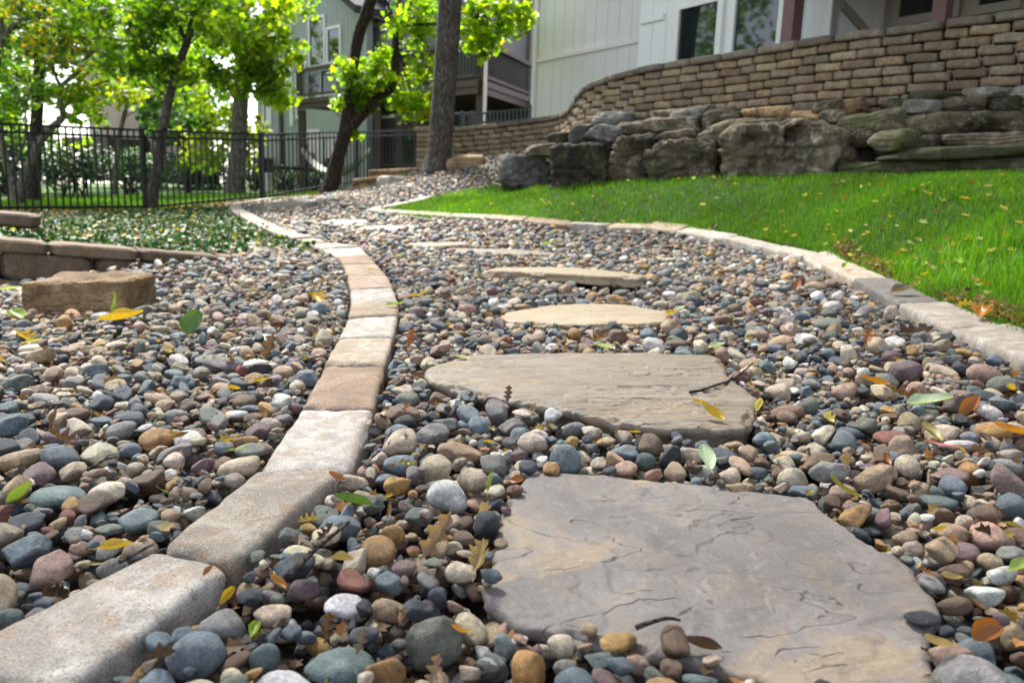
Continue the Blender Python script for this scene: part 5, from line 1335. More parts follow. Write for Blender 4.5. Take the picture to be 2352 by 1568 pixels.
# --- small things in the far garden
pz = W(P(618, 440, 21)); V, F = tube([(pz[0], pz[1], pz[2] - .05), (pz[0], pz[1], pz[2] + .08), (pz[0], pz[1], pz[2] + .38), (pz[0], pz[1], pz[2] + .44), (pz[0], pz[1], pz[2] + .47)], [.15, .13, .11, .15, .15], 10, rough=.12)
tag(obj('pedestal', V, F, M['white_obj'], loc=pz, smooth=True), 'weathered whitish stone pedestal on the far lawn before the green house', 'pedestal')
tp = W(P(660, 388, 20.5)); V, F = tube([(tp[0], tp[1], tp[2] - .03), (tp[0], tp[1], tp[2] + .05)], [.48, .5], 20)
tr_ = empty('fire_table', (tp[0], tp[1], W(P(660, 432, 20.5))[2]), 'round black table standing in front of the green house', 'table')
obj('table_top', V, F, M['black'], tr_)
for a in range(3):
    q_ = np.array([math.cos(a * 2.1) * .35, math.sin(a * 2.1) * .35, 0]); V, F = tube([tp + q_ * 1.05 + [0, 0, -.6], tp + q_ * .6], .02, 6); obj('leg', V, F, M['black'], tr_)
ha, hb2 = W(P(693, 350, 21.8)), W(P(850, 350, 19.2)); hk = []
for i in range(25):
    f = i / 24; c_ = ha + (hb2 - ha) * f; sag = 1.0 * (1 - (2 * f - 1) ** 2); wd_ = .38 * math.sin(math.pi * f) + .03
    for j in range(5):
        hk.append((c_[0] + .7 * wd_ * (j / 2 - 1) * .3, c_[1] + wd_ * (j / 2 - 1), c_[2] - sag * .62 + .12 * (j / 2 - 1) ** 2))
hk = np.array(hk); hk2 = hk + np.array([0, 0, .012]); n_ = len(hk)
F = [(i * 5 + j, i * 5 + j + 1, i * 5 + 6 + j, i * 5 + 5 + j) for i in range(24) for j in range(4)]
F += [tuple(x + n_ for x in f[::-1]) for f in F]
tag(obj('hammock', np.vstack([hk, hk2]), F, M['white_obj'], loc=(ha + hb2) / 2, smooth=True), 'pale cloth hammock slung under the raised deck of the green house', 'hammock')
# ------------------------------------------------------------------ trees
LV = np.array([(0, 0, 0), (.42, .30, .10), (.34, .72, .06), (0, 1, -.06), (-.34, .72, .06), (-.42, .30, .10)], float)
LF = np.array([(0, 1, 2, 3), (0, 3, 4, 5)])
# a lobed leaf for the trees near the fence
LV2 = np.array([(0, 0, 0), (.5, .12, .08), (.30, .38, .03), (.52, .66, .10), (.20, .66, .0), (0, 1, -.08), (-.20, .66, .0), (-.52, .66, .10), (-.30, .38, .03), (-.5, .12, .08)], float)
LF2 = np.array([(0, 1, 2, 2), (0, 2, 3, 4), (0, 4, 5, 6), (0, 6, 7, 8), (0, 8, 9, 9)])
def leaf_cloud(pts, size, cols, r, lobed=False, droop=.5):
    n = len(pts); B = LV2 if lobed else LV; Fq = LF2 if lobed else LF
    ax = r.normal(size=(n, 3)); ax[:, 2] = ax[:, 2] * .5 - droop; ax /= np.linalg.norm(ax, axis=1)[:, None]      # tip direction
    up = r.normal(size=(n, 3)) * .55 + np.array([0, -.25, 1.0]); sd = np.cross(ax, up); sd /= np.linalg.norm(sd, axis=1)[:, None] + 1e-9; up = np.cross(sd, ax)
    s = size * r.uniform(.65, 1.3, n)
    V = pts[:, None, :] + s[:, None, None] * (B[None, :, 0:1] * sd[:, None] + B[None, :, 1:2] * ax[:, None] + B[None, :, 2:3] * up[:, None])
    F = (Fq[None] + (np.arange(n) * len(B))[:, None, None]).reshape(-1, 4)
    C = np.repeat(cols, len(B), 0)
    return V.reshape(-1, 3), F, C
def quads_to_mesh_safe(F):
    return [tuple(dict.fromkeys(f)) for f in F.tolist()]
GREENS = {
 'bright': [((.26, .38, .02), 5), ((.18, .31, .018), 5), ((.34, .42, .025), 3), ((.09, .19, .02), 3), ((.38, .32, .03), .25)],
 'mid': [((.13, .24, .02), 5), ((.08, .17, .018), 5), ((.20, .29, .02), 3), ((.05, .11, .018), 3), ((.30, .28, .03), .15)],
 'autumn': [((.12, .2, .02), 4), ((.2, .24, .025), 3), ((.40, .20, .03), 1), ((.45, .28, .04), 1), ((.07, .13, .02), 3)],
 'yellow': [((.30, .33, .02), 4), ((.22, .30, .02), 4), ((.42, .32, .025), 1), ((.14, .22, .02), 3)],
 'dark': [((.025, .07, .015), 5), ((.04, .1, .02), 4), ((.015, .045, .012), 4), ((.06, .13, .02), 2)],
 'cool': [((.06, .14, .05), 4), ((.09, .19, .06), 4), ((.04, .1, .04), 3), ((.16, .25, .05), 2)]}
SCN = .88
def pick_cols(pal, n, r):
    a = GREENS[pal]; w = np.array([x[1] for x in a]); k = r.choice(len(a), n, p=w / w.sum())
    return np.array([x[0] for x in a])[k] * r.uniform(.7, 1.3, (n, 1))
def clump_pts(cx, cy, rx, ry, v, dv, n, r, per=26):
    c0 = P(cx, cy, v); sx, sz_ = rx * v / FPX, ry * v / FPX; m_ = max(1, int(n * SCN) // per)
    q = r.normal(size=(m_, 3)); q /= np.linalg.norm(q, axis=1)[:, None]; q *= r.uniform(.15, 1, (m_, 1)) ** .5
    cen = c0 + q * np.array([sx, dv, sz_]); sub = r.uniform(.6, 1.5, m_) * min(.24, .4 * min(sx, sz_) + .05)
    k = np.repeat(np.arange(m_), per); z = r.normal(size=(len(k), 3)) * np.array([.6, .6, .38])
    return cen[k] + z * sub[k][:, None], cen
def tree(name, label, cat, trunk, limbs, clumps, size, bark, group=None, lobed=True, seed=1, tw=True, rough=.10, nside=14, droop=.5, high=()):
    """trunk, limbs: [(px, py, v, radius px)]; clumps: (px, py, rx, ry, v, dv, leaves, palette)"""
    r = np.random.default_rng(seed)
    tp_ = smooth_path([(*P(x, y, v), rp_ * v / FPX) for x, y, v, rp_ in trunk], 40)
    root = empty(name, W(tp_[0, :3]), label, cat, group)
    V, F = tube(W(tp_[:, :3]), tp_[:, 3], nside, seed=seed, rough=rough); obj('trunk', V, F, M[bark], root, smooth=True)
    segs = [tp_]
    for lb in limbs:
        q = smooth_path([(*P(x, y, v), rp_ * v / FPX) for x, y, v, rp_ in lb], 30); segs.append(q)
        V, F = tube(W(q[:, :3]), q[:, 3], 10, seed=seed + 3, rough=rough); obj('limb', V, F, M[bark], root, smooth=True)
    allp = np.concatenate(segs)
    Vs, Fs, Cs, n0 = [], [], [], 0; tws = MB(); tw2 = MB()
    for (cx, cy, rx, ry, v, dv, n, pal) in clumps:
        pts, cen = clump_pts(cx, cy, rx, ry, v, dv, n, r)
        V, F, C = leaf_cloud(W(pts), size, pick_cols(pal, len(pts), r), r, lobed, droop)
        Vs.append(V); Fs.append(F + n0); Cs.append(C); n0 += len(V)
        if tw:
            sel = cen[r.permutation(len(cen))[:max(2, len(cen) // 4)]]
            for c_ in sel:
                j = np.argmin(np.linalg.norm(allp[:, :3] - c_ + np.array([0, 0, .3]), axis=1)); a = allp[j, :3]
                mid = (a + c_) / 2 + r.normal(size=3) * .08 + np.array([0, 0, .1]); L = np.linalg.norm(c_ - a)
                rad0 = min(allp[j, 3] * .5, .006 + .008 * L); V, F = tube(W(smooth_path([a, mid, c_], 8)), np.linspace(rad0, .003, len(smooth_path([a, mid, c_], 8))), 5); tws.add(V, F)
    for (u, v, w, ru, rv, rw, n, pal) in high:      # boughs above the picture, given in metres
        m_ = int(n * .3) // 40; q = r.normal(size=(m_, 3)); q /= np.linalg.norm(q, axis=1)[:, None]; cen = np.array([u, v, w]) + q * r.uniform(.2, 1, (m_, 1)) ** .5 * np.array([ru, rv, rw])
        k = np.repeat(np.arange(m_), 40); pts = cen[k] + r.normal(size=(len(k), 3)) * np.array([.45, .45, .22])
        V, F, C = leaf_cloud(W(pts), size * 1.5, pick_cols(pal, len(pts), r), r, lobed, droop); Vs.append(V); Fs.append(F + n0); Cs.append(C); n0 += len(V)
        for c_ in cen[:max(2, m_ // 6)]:
            j = np.argmin(np.linalg.norm(allp[:, :3] - c_ + np.array([0, 0, .6]), axis=1)); a_ = allp[j, :3]; mid = (a_ + c_) / 2 + np.array([0, 0, .3]); pth = smooth_path([a_, mid, c_], 8)
            V, F = tube(W(pth), np.linspace(min(allp[j, 3] * .6, .05), .006, len(pth)), 5); tw2.add(V, F)
    if tws.n: tws.obj('branches', M[bark], root, smooth=True)
    if tw2.n: tw2.obj('upper_branches', M[bark], root, smooth=True)
    if Vs:
        F = np.concatenate(Fs)
        if lobed: F = quads_to_mesh_safe(F)
        obj('crown', np.concatenate(Vs), F, M['leaf'], root, col=np.concatenate(Cs))
    return root

# thick trunk before the wall
tree('tree', 'thick straight grey brown trunk rising beside the end of the curved wall', 'tree',
     [(1003, 398, 12.5, 40), (1005, 380, 12.5, 33), (1010, 340, 12.5, 28), (1018, 240, 12.5, 26), (1026, 120, 12.5, 26), (1034, 0, 12.5, 25.5), (1040, -160, 12.4, 24), (1046, -420, 12.3, 21), (1040, -700, 12.2, 15)],
     [[(1042, -420, 12.3, 12), (960, -560, 12.0, 8), (880, -640, 11.6, 4)], [(1045, -480, 12.2, 12), (1150, -600, 12.5, 8), (1260, -660, 12.6, 4)]],
     [(900, -640, 120, 70, 11.6, 1.2, 260, 'mid'), (1240, -640, 120, 70, 12.5, 1.2, 260, 'mid')], .12, 'bark_grey', 'garden trees', seed=3, rough=.06, nside=28,
     high=[(-2.5, 6.5, 7.2, 2.6, 2.6, .9, 3400, 'mid'), (1.0, 7.5, 7.6, 2.8, 2.4, 1.0, 3200, 'mid'), (-5.0, 5.5, 7.0, 2.4, 2.4, .9, 2400, 'mid'), (-1.5, 3.6, 7.6, 3.0, 1.8, .9, 2200, 'mid'), (3.2, 9.0, 7.8, 2.4, 2.4, 1.0, 2200, 'mid'), (-1, 10.5, 8.0, 3.0, 2.0, 1.0, 2200, 'mid')])  # unseen overhead boughs, added to shade the foreground
# dark forked tree with the bright leaves
E = 15.2
tree('tree', 'dark leaning forked tree with bright yellow green leaves in front of the deck', 'tree',
     [(750, 452, E, 19), (762, 420, E, 17), (782, 340, E, 15), (795, 295, E, 15), (806, 200, E, 11), (822, 90, E, 12), (842, 30, E, 13), (862, -40, E, 11), (890, -200, E, 7)],
     [[(790, 312, E, 15), (822, 272, E, 13), (858, 236, E, 12), (892, 207, E, 11), (905, 180, E, 10), (908, 120, E, 9), (908, 70, E, 6), (898, 30, E, 4), (880, -10, E, 3)],
      [(905, 75, E, 5), (935, 25, E, 4), (965, -30, E, 3)], [(908, 110, E, 4), (925, 140, E, 3), (930, 175, E, 2)], [(830, 40, E, 6), (868, 45, E, 4), (905, 60, E, 3)],
      [(905, 60, E, 4), (1000, 55, 14.6, 3.4), (1090, 40, 14.0, 3), (1190, 25, 13.8, 2)], [(958, 80, E, 3), (985, 110, E, 2)]],
     [(835, 150, 55, 28, E, .7, 420, 'bright'), (815, 205, 45, 38, E, .6, 420, 'mid'), (880, 200, 50, 30, E, .6, 360, 'bright'), (945, 60, 45, 45, E, .7, 420, 'bright'), (965, 150, 35, 38, E, .6, 320, 'bright'),
      (950, 232, 55, 28, E, .6, 380, 'bright'), (990, 240, 24, 28, E, .4, 160, 'yellow'), (985, 40, 40, 40, E, .6, 300, 'bright'), (800, 295, 16, 22, E, .25, 60, 'bright'), (770, 233, 18, 8, E, .25, 40, 'bright'),
      (1080, 50, 40, 50, 14.2, .6, 380, 'bright'), (1150, 40, 55, 40, 13.9, .6, 420, 'bright'), (1205, 30, 26, 26, 13.8, .4, 170, 'bright'), (1095, 120, 28, 28, 14.2, .4, 170, 'bright'), (1125, 85, 22, 24, 14.2, .3, 120, 'bright'),
      (900, -50, 100, 40, E, .8, 260, 'bright'), (1120, -50, 110, 40, 14, .8, 260, 'bright'), (880, 120, 30, 30, E, .5, 160, 'bright'),  (845, 230, 30, 20, E, .4, 120, 'mid')],
     .112, 'bark_dark', 'trees by the fence', seed=11, droop=.55)
# slim leaning tree at the second fence post
Cc = 12.9
tree('tree', 'slim leaning grey barked tree rising right behind a fence post', 'tree',
     [(348, 482, Cc, 15), (352, 450, Cc, 12.5), (362, 380, Cc, 11), (374, 300, Cc, 10), (394, 205, Cc, 9.5), (415, 140, Cc, 9), (432, 85, Cc, 8), (445, 30, Cc, 6.5), (450, -60, Cc, 5), (455, -200, Cc, 3)],
     [[(428, 95, Cc, 5), (412, 60, Cc, 4), (402, 10, Cc, 3), (395, -60, Cc, 2)], [(440, 60, Cc, 4), (500, 30, Cc, 3), (570, 40, 12.5, 2.4), (630, 90, 12.3, 2)], [(405, 170, Cc, 3.5), (350, 120, Cc, 3), (270, 90, Cc, 2)]],
     [(300, 40, 120, 50, Cc, 1.0, 900, 'mid'), (440, 50, 110, 55, Cc, 1.0, 900, 'mid'), (560, 70, 80, 60, 12.4, .8, 760, 'bright'), (625, 110, 55, 45, 12.2, .6, 420, 'bright'), (645, 215, 34, 30, 12.2, .35, 240, 'bright'),
      (620, 180, 48, 45, 12.3, .5, 320, 'mid'), (540, 165, 70, 38, 12.5, .7, 520, 'mid'), (415, 165, 70, 32, Cc, .7, 340, 'mid'), (300, 140, 75, 36, Cc, .8, 420, 'mid'), (688, 125, 8, 20, 12.1, .15, 26, 'bright'),
      (632, 30, 30, 36, 12.3, .4, 200, 'bright'), (500, -50, 200, 50, 12.5, 1.0, 500, 'mid'), (260, -50, 140, 50, Cc, 1.0, 360, 'mid'),],
     .108, 'bark_grey', 'trees by the fence', seed=12, droop=.7, high=[(-5.6, 13.2, 5.2, 2.2, 1.6, 1.2, 1800, 'mid')])
# thick pale trunk further back
tree('tree', 'thick pale straight trunk on the far lawn left of the green house', 'tree',
     [(540, 446, 21.5, 24), (543, 420, 21.5, 20), (548, 330, 21.5, 17.5), (553, 230, 21.5, 16), (556, 120, 21.5, 15), (560, -60, 21.5, 12), (566, -260, 21.5, 8)],
     [[(556, 100, 21.5, 6), (500, 20, 21, 5), (440, -60, 21, 3)]],
     [(520, 300, 55, 55, 22.5, 1.0, 800, 'yellow'), (590, 290, 16, 45, 22.3, .5, 160, 'yellow'), (480, 230, 60, 45, 22.5, 1.0, 600, 'bright'), (470, 340, 40, 40, 22.5, .8, 420, 'yellow'), (560, 180, 80, 50, 22, 1.2, 700, 'bright'), (570, 350, 18, 50, 22.6, .4, 160, 'yellow'),
      (420, 60, 160, 70, 22, 2, 1300, 'mid'), (600, -40, 160, 80, 22, 2, 1300, 'bright')], .13, 'bark_light', 'trees of the far garden', seed=13)
# tall dark trunk and the crooked multi stemmed tree at the left
tree('tree', 'tall straight dark trunk near the left end of the fence', 'tree',
     [(76, 458, 17.5, 18), (78, 420, 17.5, 14), (82, 320, 17.5, 13), (88, 200, 17.5, 12), (94, 80, 17.5, 11), (98, -60, 17.5, 9), (100, -260, 17.5, 6)], [[(92, 110, 17.5, 5), (50, 60, 17.3, 4), (-10, 90, 17, 3)]],
     [(30, 60, 80, 60, 17.3, 1.2, 900, 'cool'), (20, 190, 60, 70, 17.5, 1.2, 700, 'cool'), (150, 0, 120, 50, 17.5, 1.4, 900, 'mid'), (30, 300, 40, 40, 18.5, .8, 260, 'mid')], .11, 'bark_dark', 'trees by the fence', lobed=False, seed=14, high=[(-10.5, 16.5, 6.5, 2.4, 2.0, 2.0, 2400, 'dark')])
B_ = 15.0
tree('tree', 'crooked multi stemmed tree with pale base and orange tinged leaves', 'tree',
     [(40, 462, B_, 12), (52, 420, B_, 11), (72, 370, B_, 10), (92, 325, B_, 9), (120, 292, B_, 8), (143, 272, B_, 7), (142, 250, B_, 6.5), (136, 225, B_, 6), (140, 200, B_, 5.5), (162, 180, B_, 5), (184, 160, B_, 4.5), (200, 130, B_, 4), (236, 108, B_, 3)],
     [[(36, 462, B_, 9), (20, 400, B_, 8), (6, 330, B_, 7), (-20, 250, B_, 5)], [(140, 200, B_, 4), (122, 160, B_, 3.4), (115, 110, B_, 3), (135, 60, B_, 2.4), (160, 10, B_, 2)],
      [(145, 245, B_, 3), (190, 210, B_, 2.6), (235, 190, B_, 2)], [(20, 400, B_, 5), (55, 330, B_, 3), (60, 250, B_, 2.4), (75, 190, B_, 2)], [(0, 100, B_, 7), (16, 75, B_, 6), (40, 50, B_, 4.5), (70, 42, B_, 4), (110, 28, B_, 2.5)], [(-40, 300, B_, 8), (-15, 190, B_, 7), (4, 90, B_, 6), (-2, 20, B_, 5)]],
     [(120, 105, 60, 45, B_, .9, 480, 'autumn'), (200, 130, 60, 45, B_, .9, 420, 'autumn'), (150, 220, 60, 40, B_, .9, 320, 'mid'), (230, 215, 60, 35, B_, .8, 360, 'yellow'), (40, 250, 45, 40, B_, .7, 300, 'mid'), (60, 30, 90, 50, B_, 1, 600, 'autumn'), (190, 40, 80, 50, B_, 1, 500, 'mid'),
      (190, 285, 40, 18, B_, .5, 100, 'bright'), (20, 150, 50, 60, B_, .8, 360, 'mid'), (150, 330, 50, 20, 18, .7, 100, 'bright'), (300, 215, 45, 28, B_, .6, 200, 'yellow'), (100, -80, 200, 60, B_, 1.2, 900, 'mid')], .095, 'bark_light', 'trees by the fence', lobed=False, seed=15, high=[(-8.2, 14.2, 5.5, 2.0, 1.8, 1.6, 2000, 'mid')])
tree('tree', 'thin pale young trunk between the hedge and the leaning tree', 'tree',
     [(262, 446, 19, 6.5), (266, 400, 19, 6), (272, 330, 19, 5.5), (284, 270, 19, 5), (300, 210, 19, 4), (318, 150, 19, 3)], [],
     [(300, 180, 90, 50, 19.5, 1, 560, 'mid'), (380, 240, 60, 40, 19.5, .8, 380, 'cool')], .12, 'bark_light', 'trees of the far garden', lobed=False, seed=16)
tree('tree', 'drooping yellow green tree with cool green lower boughs behind the leaning trunk', 'tree',
     [(432, 446, 24.5, 5), (434, 380, 24.5, 4.5), (436, 300, 24.5, 4), (440, 200, 24.5, 3)], [],
     [(400, 300, 60, 32, 25, 1.2, 560, 'cool'), (460, 280, 70, 40, 25, 1.2, 600, 'cool'), (400, 220, 90, 40, 25, 1.2, 560, 'yellow'), (470, 370, 60, 26, 25, 1, 380, 'mid'), (420, 130, 120, 60, 25, 1.4, 800, 'bright')], .17, 'bark_dark', 'trees of the far garden', lobed=False, seed=17)
for k, (lab, x, v, cl) in enumerate((('loose green tree filling the upper left corner far behind', 10, 26, [(20, 120, 110, 110, 26, 2, 1500, 'mid'), (-60, 260, 90, 80, 26, 2, 900, 'cool'), (150, 60, 120, 80, 26, 2, 1500, 'mid'), (30, 330, 80, 60, 26, 1.5, 900, 'mid'), (160, 230, 80, 40, 26, 1.5, 500, 'bright')]),
                                     ('pale green tree above the tan house far behind', 330, 32, [(330, 130, 150, 70, 30, 2, 900, 'bright'), (230, 40, 140, 70, 30, 2, 800, 'bright'), (420, -20, 160, 70, 30, 2, 800, 'mid'), (250, 190, 60, 30, 30, 1.5, 200, 'bright')]),
                                     ('light green tree between the pale trunk and the green gable far behind', 610, 36, [(600, 110, 70, 70, 36, 2, 460, 'bright'), (560, 30, 100, 60, 36, 2, 500, 'bright'), (590, 330, 30, 70, 36, 1.5, 220, 'yellow')]))):
    tree('tree', lab, 'tree', [(x, 440, v, 8), (x + 4, 300, v, 7), (x + 10, 120, v, 5), (x + 14, 0, v, 3)], [], cl, .2, 'bark_dark', 'trees of the far garden', lobed=False, seed=40 + k)

def shrub(name, label, clumps, size, base, group=None, seed=1, m='cover'):
    r = np.random.default_rng(seed); root = empty(name, W(P(*base)), label, 'shrub', group)
    Vs, Fs, Cs, n0 = [], [], [], 0
    for (cx, cy, rx, ry, v, dv, n, pal) in clumps:
        pts, cen = clump_pts(cx, cy, rx, ry, v, dv, n, r); V, F, C = leaf_cloud(W(pts), size, pick_cols(pal, len(pts), r), r, False, .1); Vs.append(V); Fs.append(F + n0); Cs.append(C); n0 += len(V)
    obj('foliage', np.concatenate(Vs), np.concatenate(Fs), M[m], root, col=np.concatenate(Cs))
    b = P(*base); mb = MB()
    for k in range(7):
        V, F = tube(W(np.array([b + np.array([r.normal() * .15, r.normal() * .15, -.05]), b + np.array([r.normal() * .5, r.normal() * .3, .7])])), [.03, .012], 6); mb.add(V, F)
    mb.obj('stems', M['bark_dark'], root)
shrub('shrub', 'wide dark green shrub behind the left part of the fence', [(150, 392, 60, 45, 19.5, .8, 1500, 'dark'), (215, 380, 55, 42, 19.5, .8, 1200, 'dark'), (110, 400, 26, 40, 19.5, .6, 500, 'dark'), (170, 360, 70, 20, 19.5, .8, 700, 'cool')], .08, (165, 446, 19.5), 'shrubs of the far garden', 61)
shrub('shrub', 'lower dark green shrub right of the thin pale trunk', [(290, 385, 40, 30, 21.5, .7, 700, 'dark'), (315, 365, 30, 22, 21.5, .6, 380, 'cool')], .09, (295, 444, 21.5), 'shrubs of the far garden', 62)
shrub('shrub', 'small round dark shrub under the near end of the raised deck', [(655, 412, 22, 24, 22.5, .4, 360, 'dark')], .09, (655, 440, 22.5), 'shrubs of the far garden', 63)
shrub('shrub', 'dark shrub below the windows of the green house', [(722, 412, 26, 22, 22.2, .4, 360, 'dark')], .09, (722, 438, 22.2), 'shrubs of the far garden', 64)

shrub('shrub', 'big dark shrub at the left border behind the fence', [(20, 395, 50, 50, 23, .9, 1500, 'dark'), (-30, 360, 50, 60, 23, .9, 900, 'dark')], .09, (20, 446, 23), 'shrubs of the far garden', 65)
shrub('shrub', 'tall dark shrub between the leaning trunk and the thick pale trunk', [(440, 385, 60, 52, 28, 1.0, 1700, 'dark'), (500, 395, 40, 44, 28, 1.0, 1100, 'dark')], .11, (460, 446, 28), 'shrubs of the far garden', 66)
shrub('shrub', 'narrow dark shrub right of the thick pale trunk', [(578, 390, 18, 50, 26, .6, 700, 'dark')], .1, (578, 444, 26), 'shrubs of the far garden', 67)
shrub('shrub', 'dark shrub in front of the tan house and its deck', [(340, 395, 50, 45, 29, .9, 1300, 'dark')], .11, (340, 446, 29), 'shrubs of the far garden', 68)

# ------------------------------------------------------------------ lawn, ground cover
rgs = np.random.default_rng(77)
def sample_zone(n, u0, u1, v0, v1, test, r):
    u = r.uniform(u0, u1, n); v = r.uniform(v0, v1, n); q = np.column_stack([u, v, T(u, v)]); return q[test(q)]
def blades(q, h, w, r, cols, lean=.35):
    n = len(q); ang = r.uniform(0, 2 * math.pi, n); hh = h * r.uniform(.55, 1.3, n); ln = np.abs(r.normal(size=n)) * lean + .08; la = r.uniform(0, 2 * math.pi, n)
    sx, sy = np.cos(ang) * w / 2, np.sin(ang) * w / 2; dx, dy = np.cos(la) * ln * hh, np.sin(la) * ln * hh
    b = W(q); V = np.empty((n, 5, 3))
    V[:, 0] = b + np.column_stack([-sx, -sy, -.012 + 0 * sx]); V[:, 1] = b + np.column_stack([sx, sy, -.012 + 0 * sx])
    mid = b + np.column_stack([dx * .35, dy * .35, hh * .6]); V[:, 2] = mid + np.column_stack([sx * .8, sy * .8, 0 * sx]); V[:, 3] = mid - np.column_stack([sx * .8, sy * .8, 0 * sx])
    V[:, 4] = b + np.column_stack([dx, dy, hh])
    k = (np.arange(n) * 5)[:, None]
    F = np.concatenate([k + np.array([[0, 1, 2, 3]]), k + np.array([[3, 2, 4, 4]])])
    return V.reshape(-1, 3), F, np.repeat(cols, 5, 0)
def grass_cols(q, r):
    n = len(q); base = np.array([(.075, .20, .008), (.11, .25, .01), (.05, .145, .008), (.16, .29, .016), (.30, .27, .10)]); k = r.choice(5, n, p=[.33, .34, .2, .10, .03])
    pn = fbm(np.column_stack([q[:, 0] * 1.5, q[:, 1] * 1.5, q[:, 0] * 0]), 3, 9)
    return base[k] * np.array([.86, .88, .6]) * (1 + .45 * pn)[:, None] * r.uniform(.7, 1.3, (n, 1))
gv, gf, gc, n0 = [], [], [], 0
for (n, u0, u1, v0, v1, h, w) in ((85000, .9, 3.4, .6, 4.2, .034, .0024), (90000, .9, 4.8, 4.2, 7.2, .034, .0036), (70000, -1.8, 4.5, 7.2, 11.2, .036, .0055)):
    q = sample_zone(n, u0, u1, v0, v1, test_lawn, rgs)
    # bare leafy strip beside the near pavers, longer tufts at the near right
    V, F, C = blades(q, h, w, rgs, grass_cols(q, rgs)); gv.append(V); gf.append(F + n0); gc.append(C); n0 += len(V)
q = sample_zone(1600, 1.1, 2.8, 1.7, 3.9, test_lawn, rgs); q = q[fbm(q * 2.2, 2, 31) > -.05]
q = np.repeat(q, 9, 0) + rgs.normal(size=(len(q) * 9, 3)) * np.array([.018, .018, 0]); q[:, 2] = T(q[:, 0], q[:, 1])
V, F, C = blades(q, .085, .003, rgs, grass_cols(q, rgs) * 1.15, .45); gv.append(V); gf.append(F + n0); gc.append(C); n0 += len(V)
go_ = obj('grass', np.concatenate(gv), quads_to_mesh_safe(np.concatenate(gf)), M['blade'], col=np.concatenate(gc)); tag(go_, 'short bright green lawn grass below the boulder bank', 'grass', None, 'stuff')
# far lawn behind the fence
q = sample_zone(40000, -11, -1.5, 10, 20, test_back, rgs); V, F, C = blades(q, .05, .016, rgs, grass_cols(q, rgs) * .8)
tag(obj('far_grass', V, quads_to_mesh_safe(F), M['blade'], col=C), 'sunlit mown grass beyond the metal fence', 'grass', None, 'stuff')
# ivy-like ground cover
q = sample_zone(44000, -7.2, -1.4, 3.6, 14.2, test_bed, rgs); q[:, 2] = T(q[:, 0], q[:, 1]) + rgs.uniform(-.01, .04, len(q))
# thin strip with dead leaves along the fence
fa_, fb_ = np.array([-6.94, 10.8]), np.array([-2.22, 18.4]); fn = np.array([-(fb_ - fa_)[1], (fb_ - fa_)[0]]); fn /= np.linalg.norm(fn); fd = -((q[:, :2] - fa_) @ fn)
dens = sstep(.4, 1.8, fd) * (.55 + .45 * sstep(-.25, .15, fbm(q * 1.3, 3, 5)))
q = q[rgs.random(len(q)) < dens]; q_cover = q.copy()
cvc = pick_cols('dark', len(q), rgs) * np.array([.7, .85, .8]); cvc[rgs.random(len(q)) < .06] = (.16, .2, .03)
V, F, C = leaf_cloud(W(q), .036, cvc, rgs, False, -.25)
tag(obj('ground_cover', V, F, M['cover'], col=C), 'glossy dark green creeping ground cover in the left bed', 'ground cover', None, 'stuff')
# ------------------------------------------------------------------ fallen leaves and twigs
def leaf_mesh(kind, curl, fold, seed, nt=22, ns=8):
    r = np.random.default_rng(seed); V, rib = [], []
    for i in range(nt + 1):
        t = i / nt
        if kind == 'oval': w = .24 * math.sin(math.pi * min(1, t * .96 + .02)) ** .8
        elif kind == 'serrated': w = .27 * math.sin(math.pi * (t * .94 + .03)) ** .75 * (1 + .10 * ((t * 11) % 1 - .5))
        elif kind == 'oak': w = .30 * math.sin(math.pi * (t * .92 + .05)) ** .7 * (.68 + .36 * math.cos(2 * math.pi * (3.6 * t + .1)))
        elif kind == 'lobed': w = .46 * math.sin(math.pi * (t * .95 + .03)) ** .8 * (.74 + .3 * math.cos(2 * math.pi * (2.5 * t + .25)))
        elif kind == 'round': w = .44 * math.sin(math.pi * (t * .94 + .04)) ** .6
        else: w = .10 * math.sin(math.pi * (t * .96 + .02)) ** .6
        wob = .03 * math.sin(7 * t + seed)
        for j in range(-ns, ns + 1):
            s = j / ns; a = abs(s)
            x = s * w; th = fold * a * 1.4
            z = math.sin(th) * a * w * 1.2; x = s * w * math.cos(th * .7)
            bt = curl * (t - .45); y = math.sin(bt) / curl if abs(curl) > .05 else t - .45; z += (1 - math.cos(bt)) / curl if abs(curl) > .05 else 0
            z += .02 * math.sin(9 * t + 3 * s + seed) * a + wob * s
            V.append((x, y, z)); v_ = ((t * 8 - a * 2.0) % 1)
            rib.append(max(math.exp(-(s / .10) ** 2), .6 * math.exp(-((v_ - .5) / .16) ** 2) * (a < .92)))
    n = 2 * ns + 1
    F = np.array([(i * n + j, i * n + j + 1, (i + 1) * n + j + 1, (i + 1) * n + j) for i in range(nt) for j in range(2 * ns)])
    sv, sf = tube([(0, -.44 if abs(curl) > .05 else -.44, .01), (0.01, -.55, .03), (.02, -.68, .05)], [.012, .010, .008], 5)
    nV = len(V); F2 = [tuple(f) for f in F] + [tuple(int(i) + nV for i in f) for f in sf]
    V = np.vstack([np.array(V), sv]); me = mesh('leaf_form', V, F2, M['leaf_obj'], smooth=True)
    c = np.ones((len(V), 4), np.float32); c[:nV, :3] = np.array(rib)[:, None]; at = me.color_attributes.new('rib', 'FLOAT_COLOR', 'POINT'); at.data.foreach_set('color', c.ravel())
    return me
LMESH = {}
def lmesh(kind, curl, fold, seed):
    k = (kind, round(curl, 1), round(fold, 1), seed % 3)
    if k not in LMESH: LMESH[k] = leaf_mesh(kind, k[1], k[2], k[3] + 1)
    return LMESH[k]
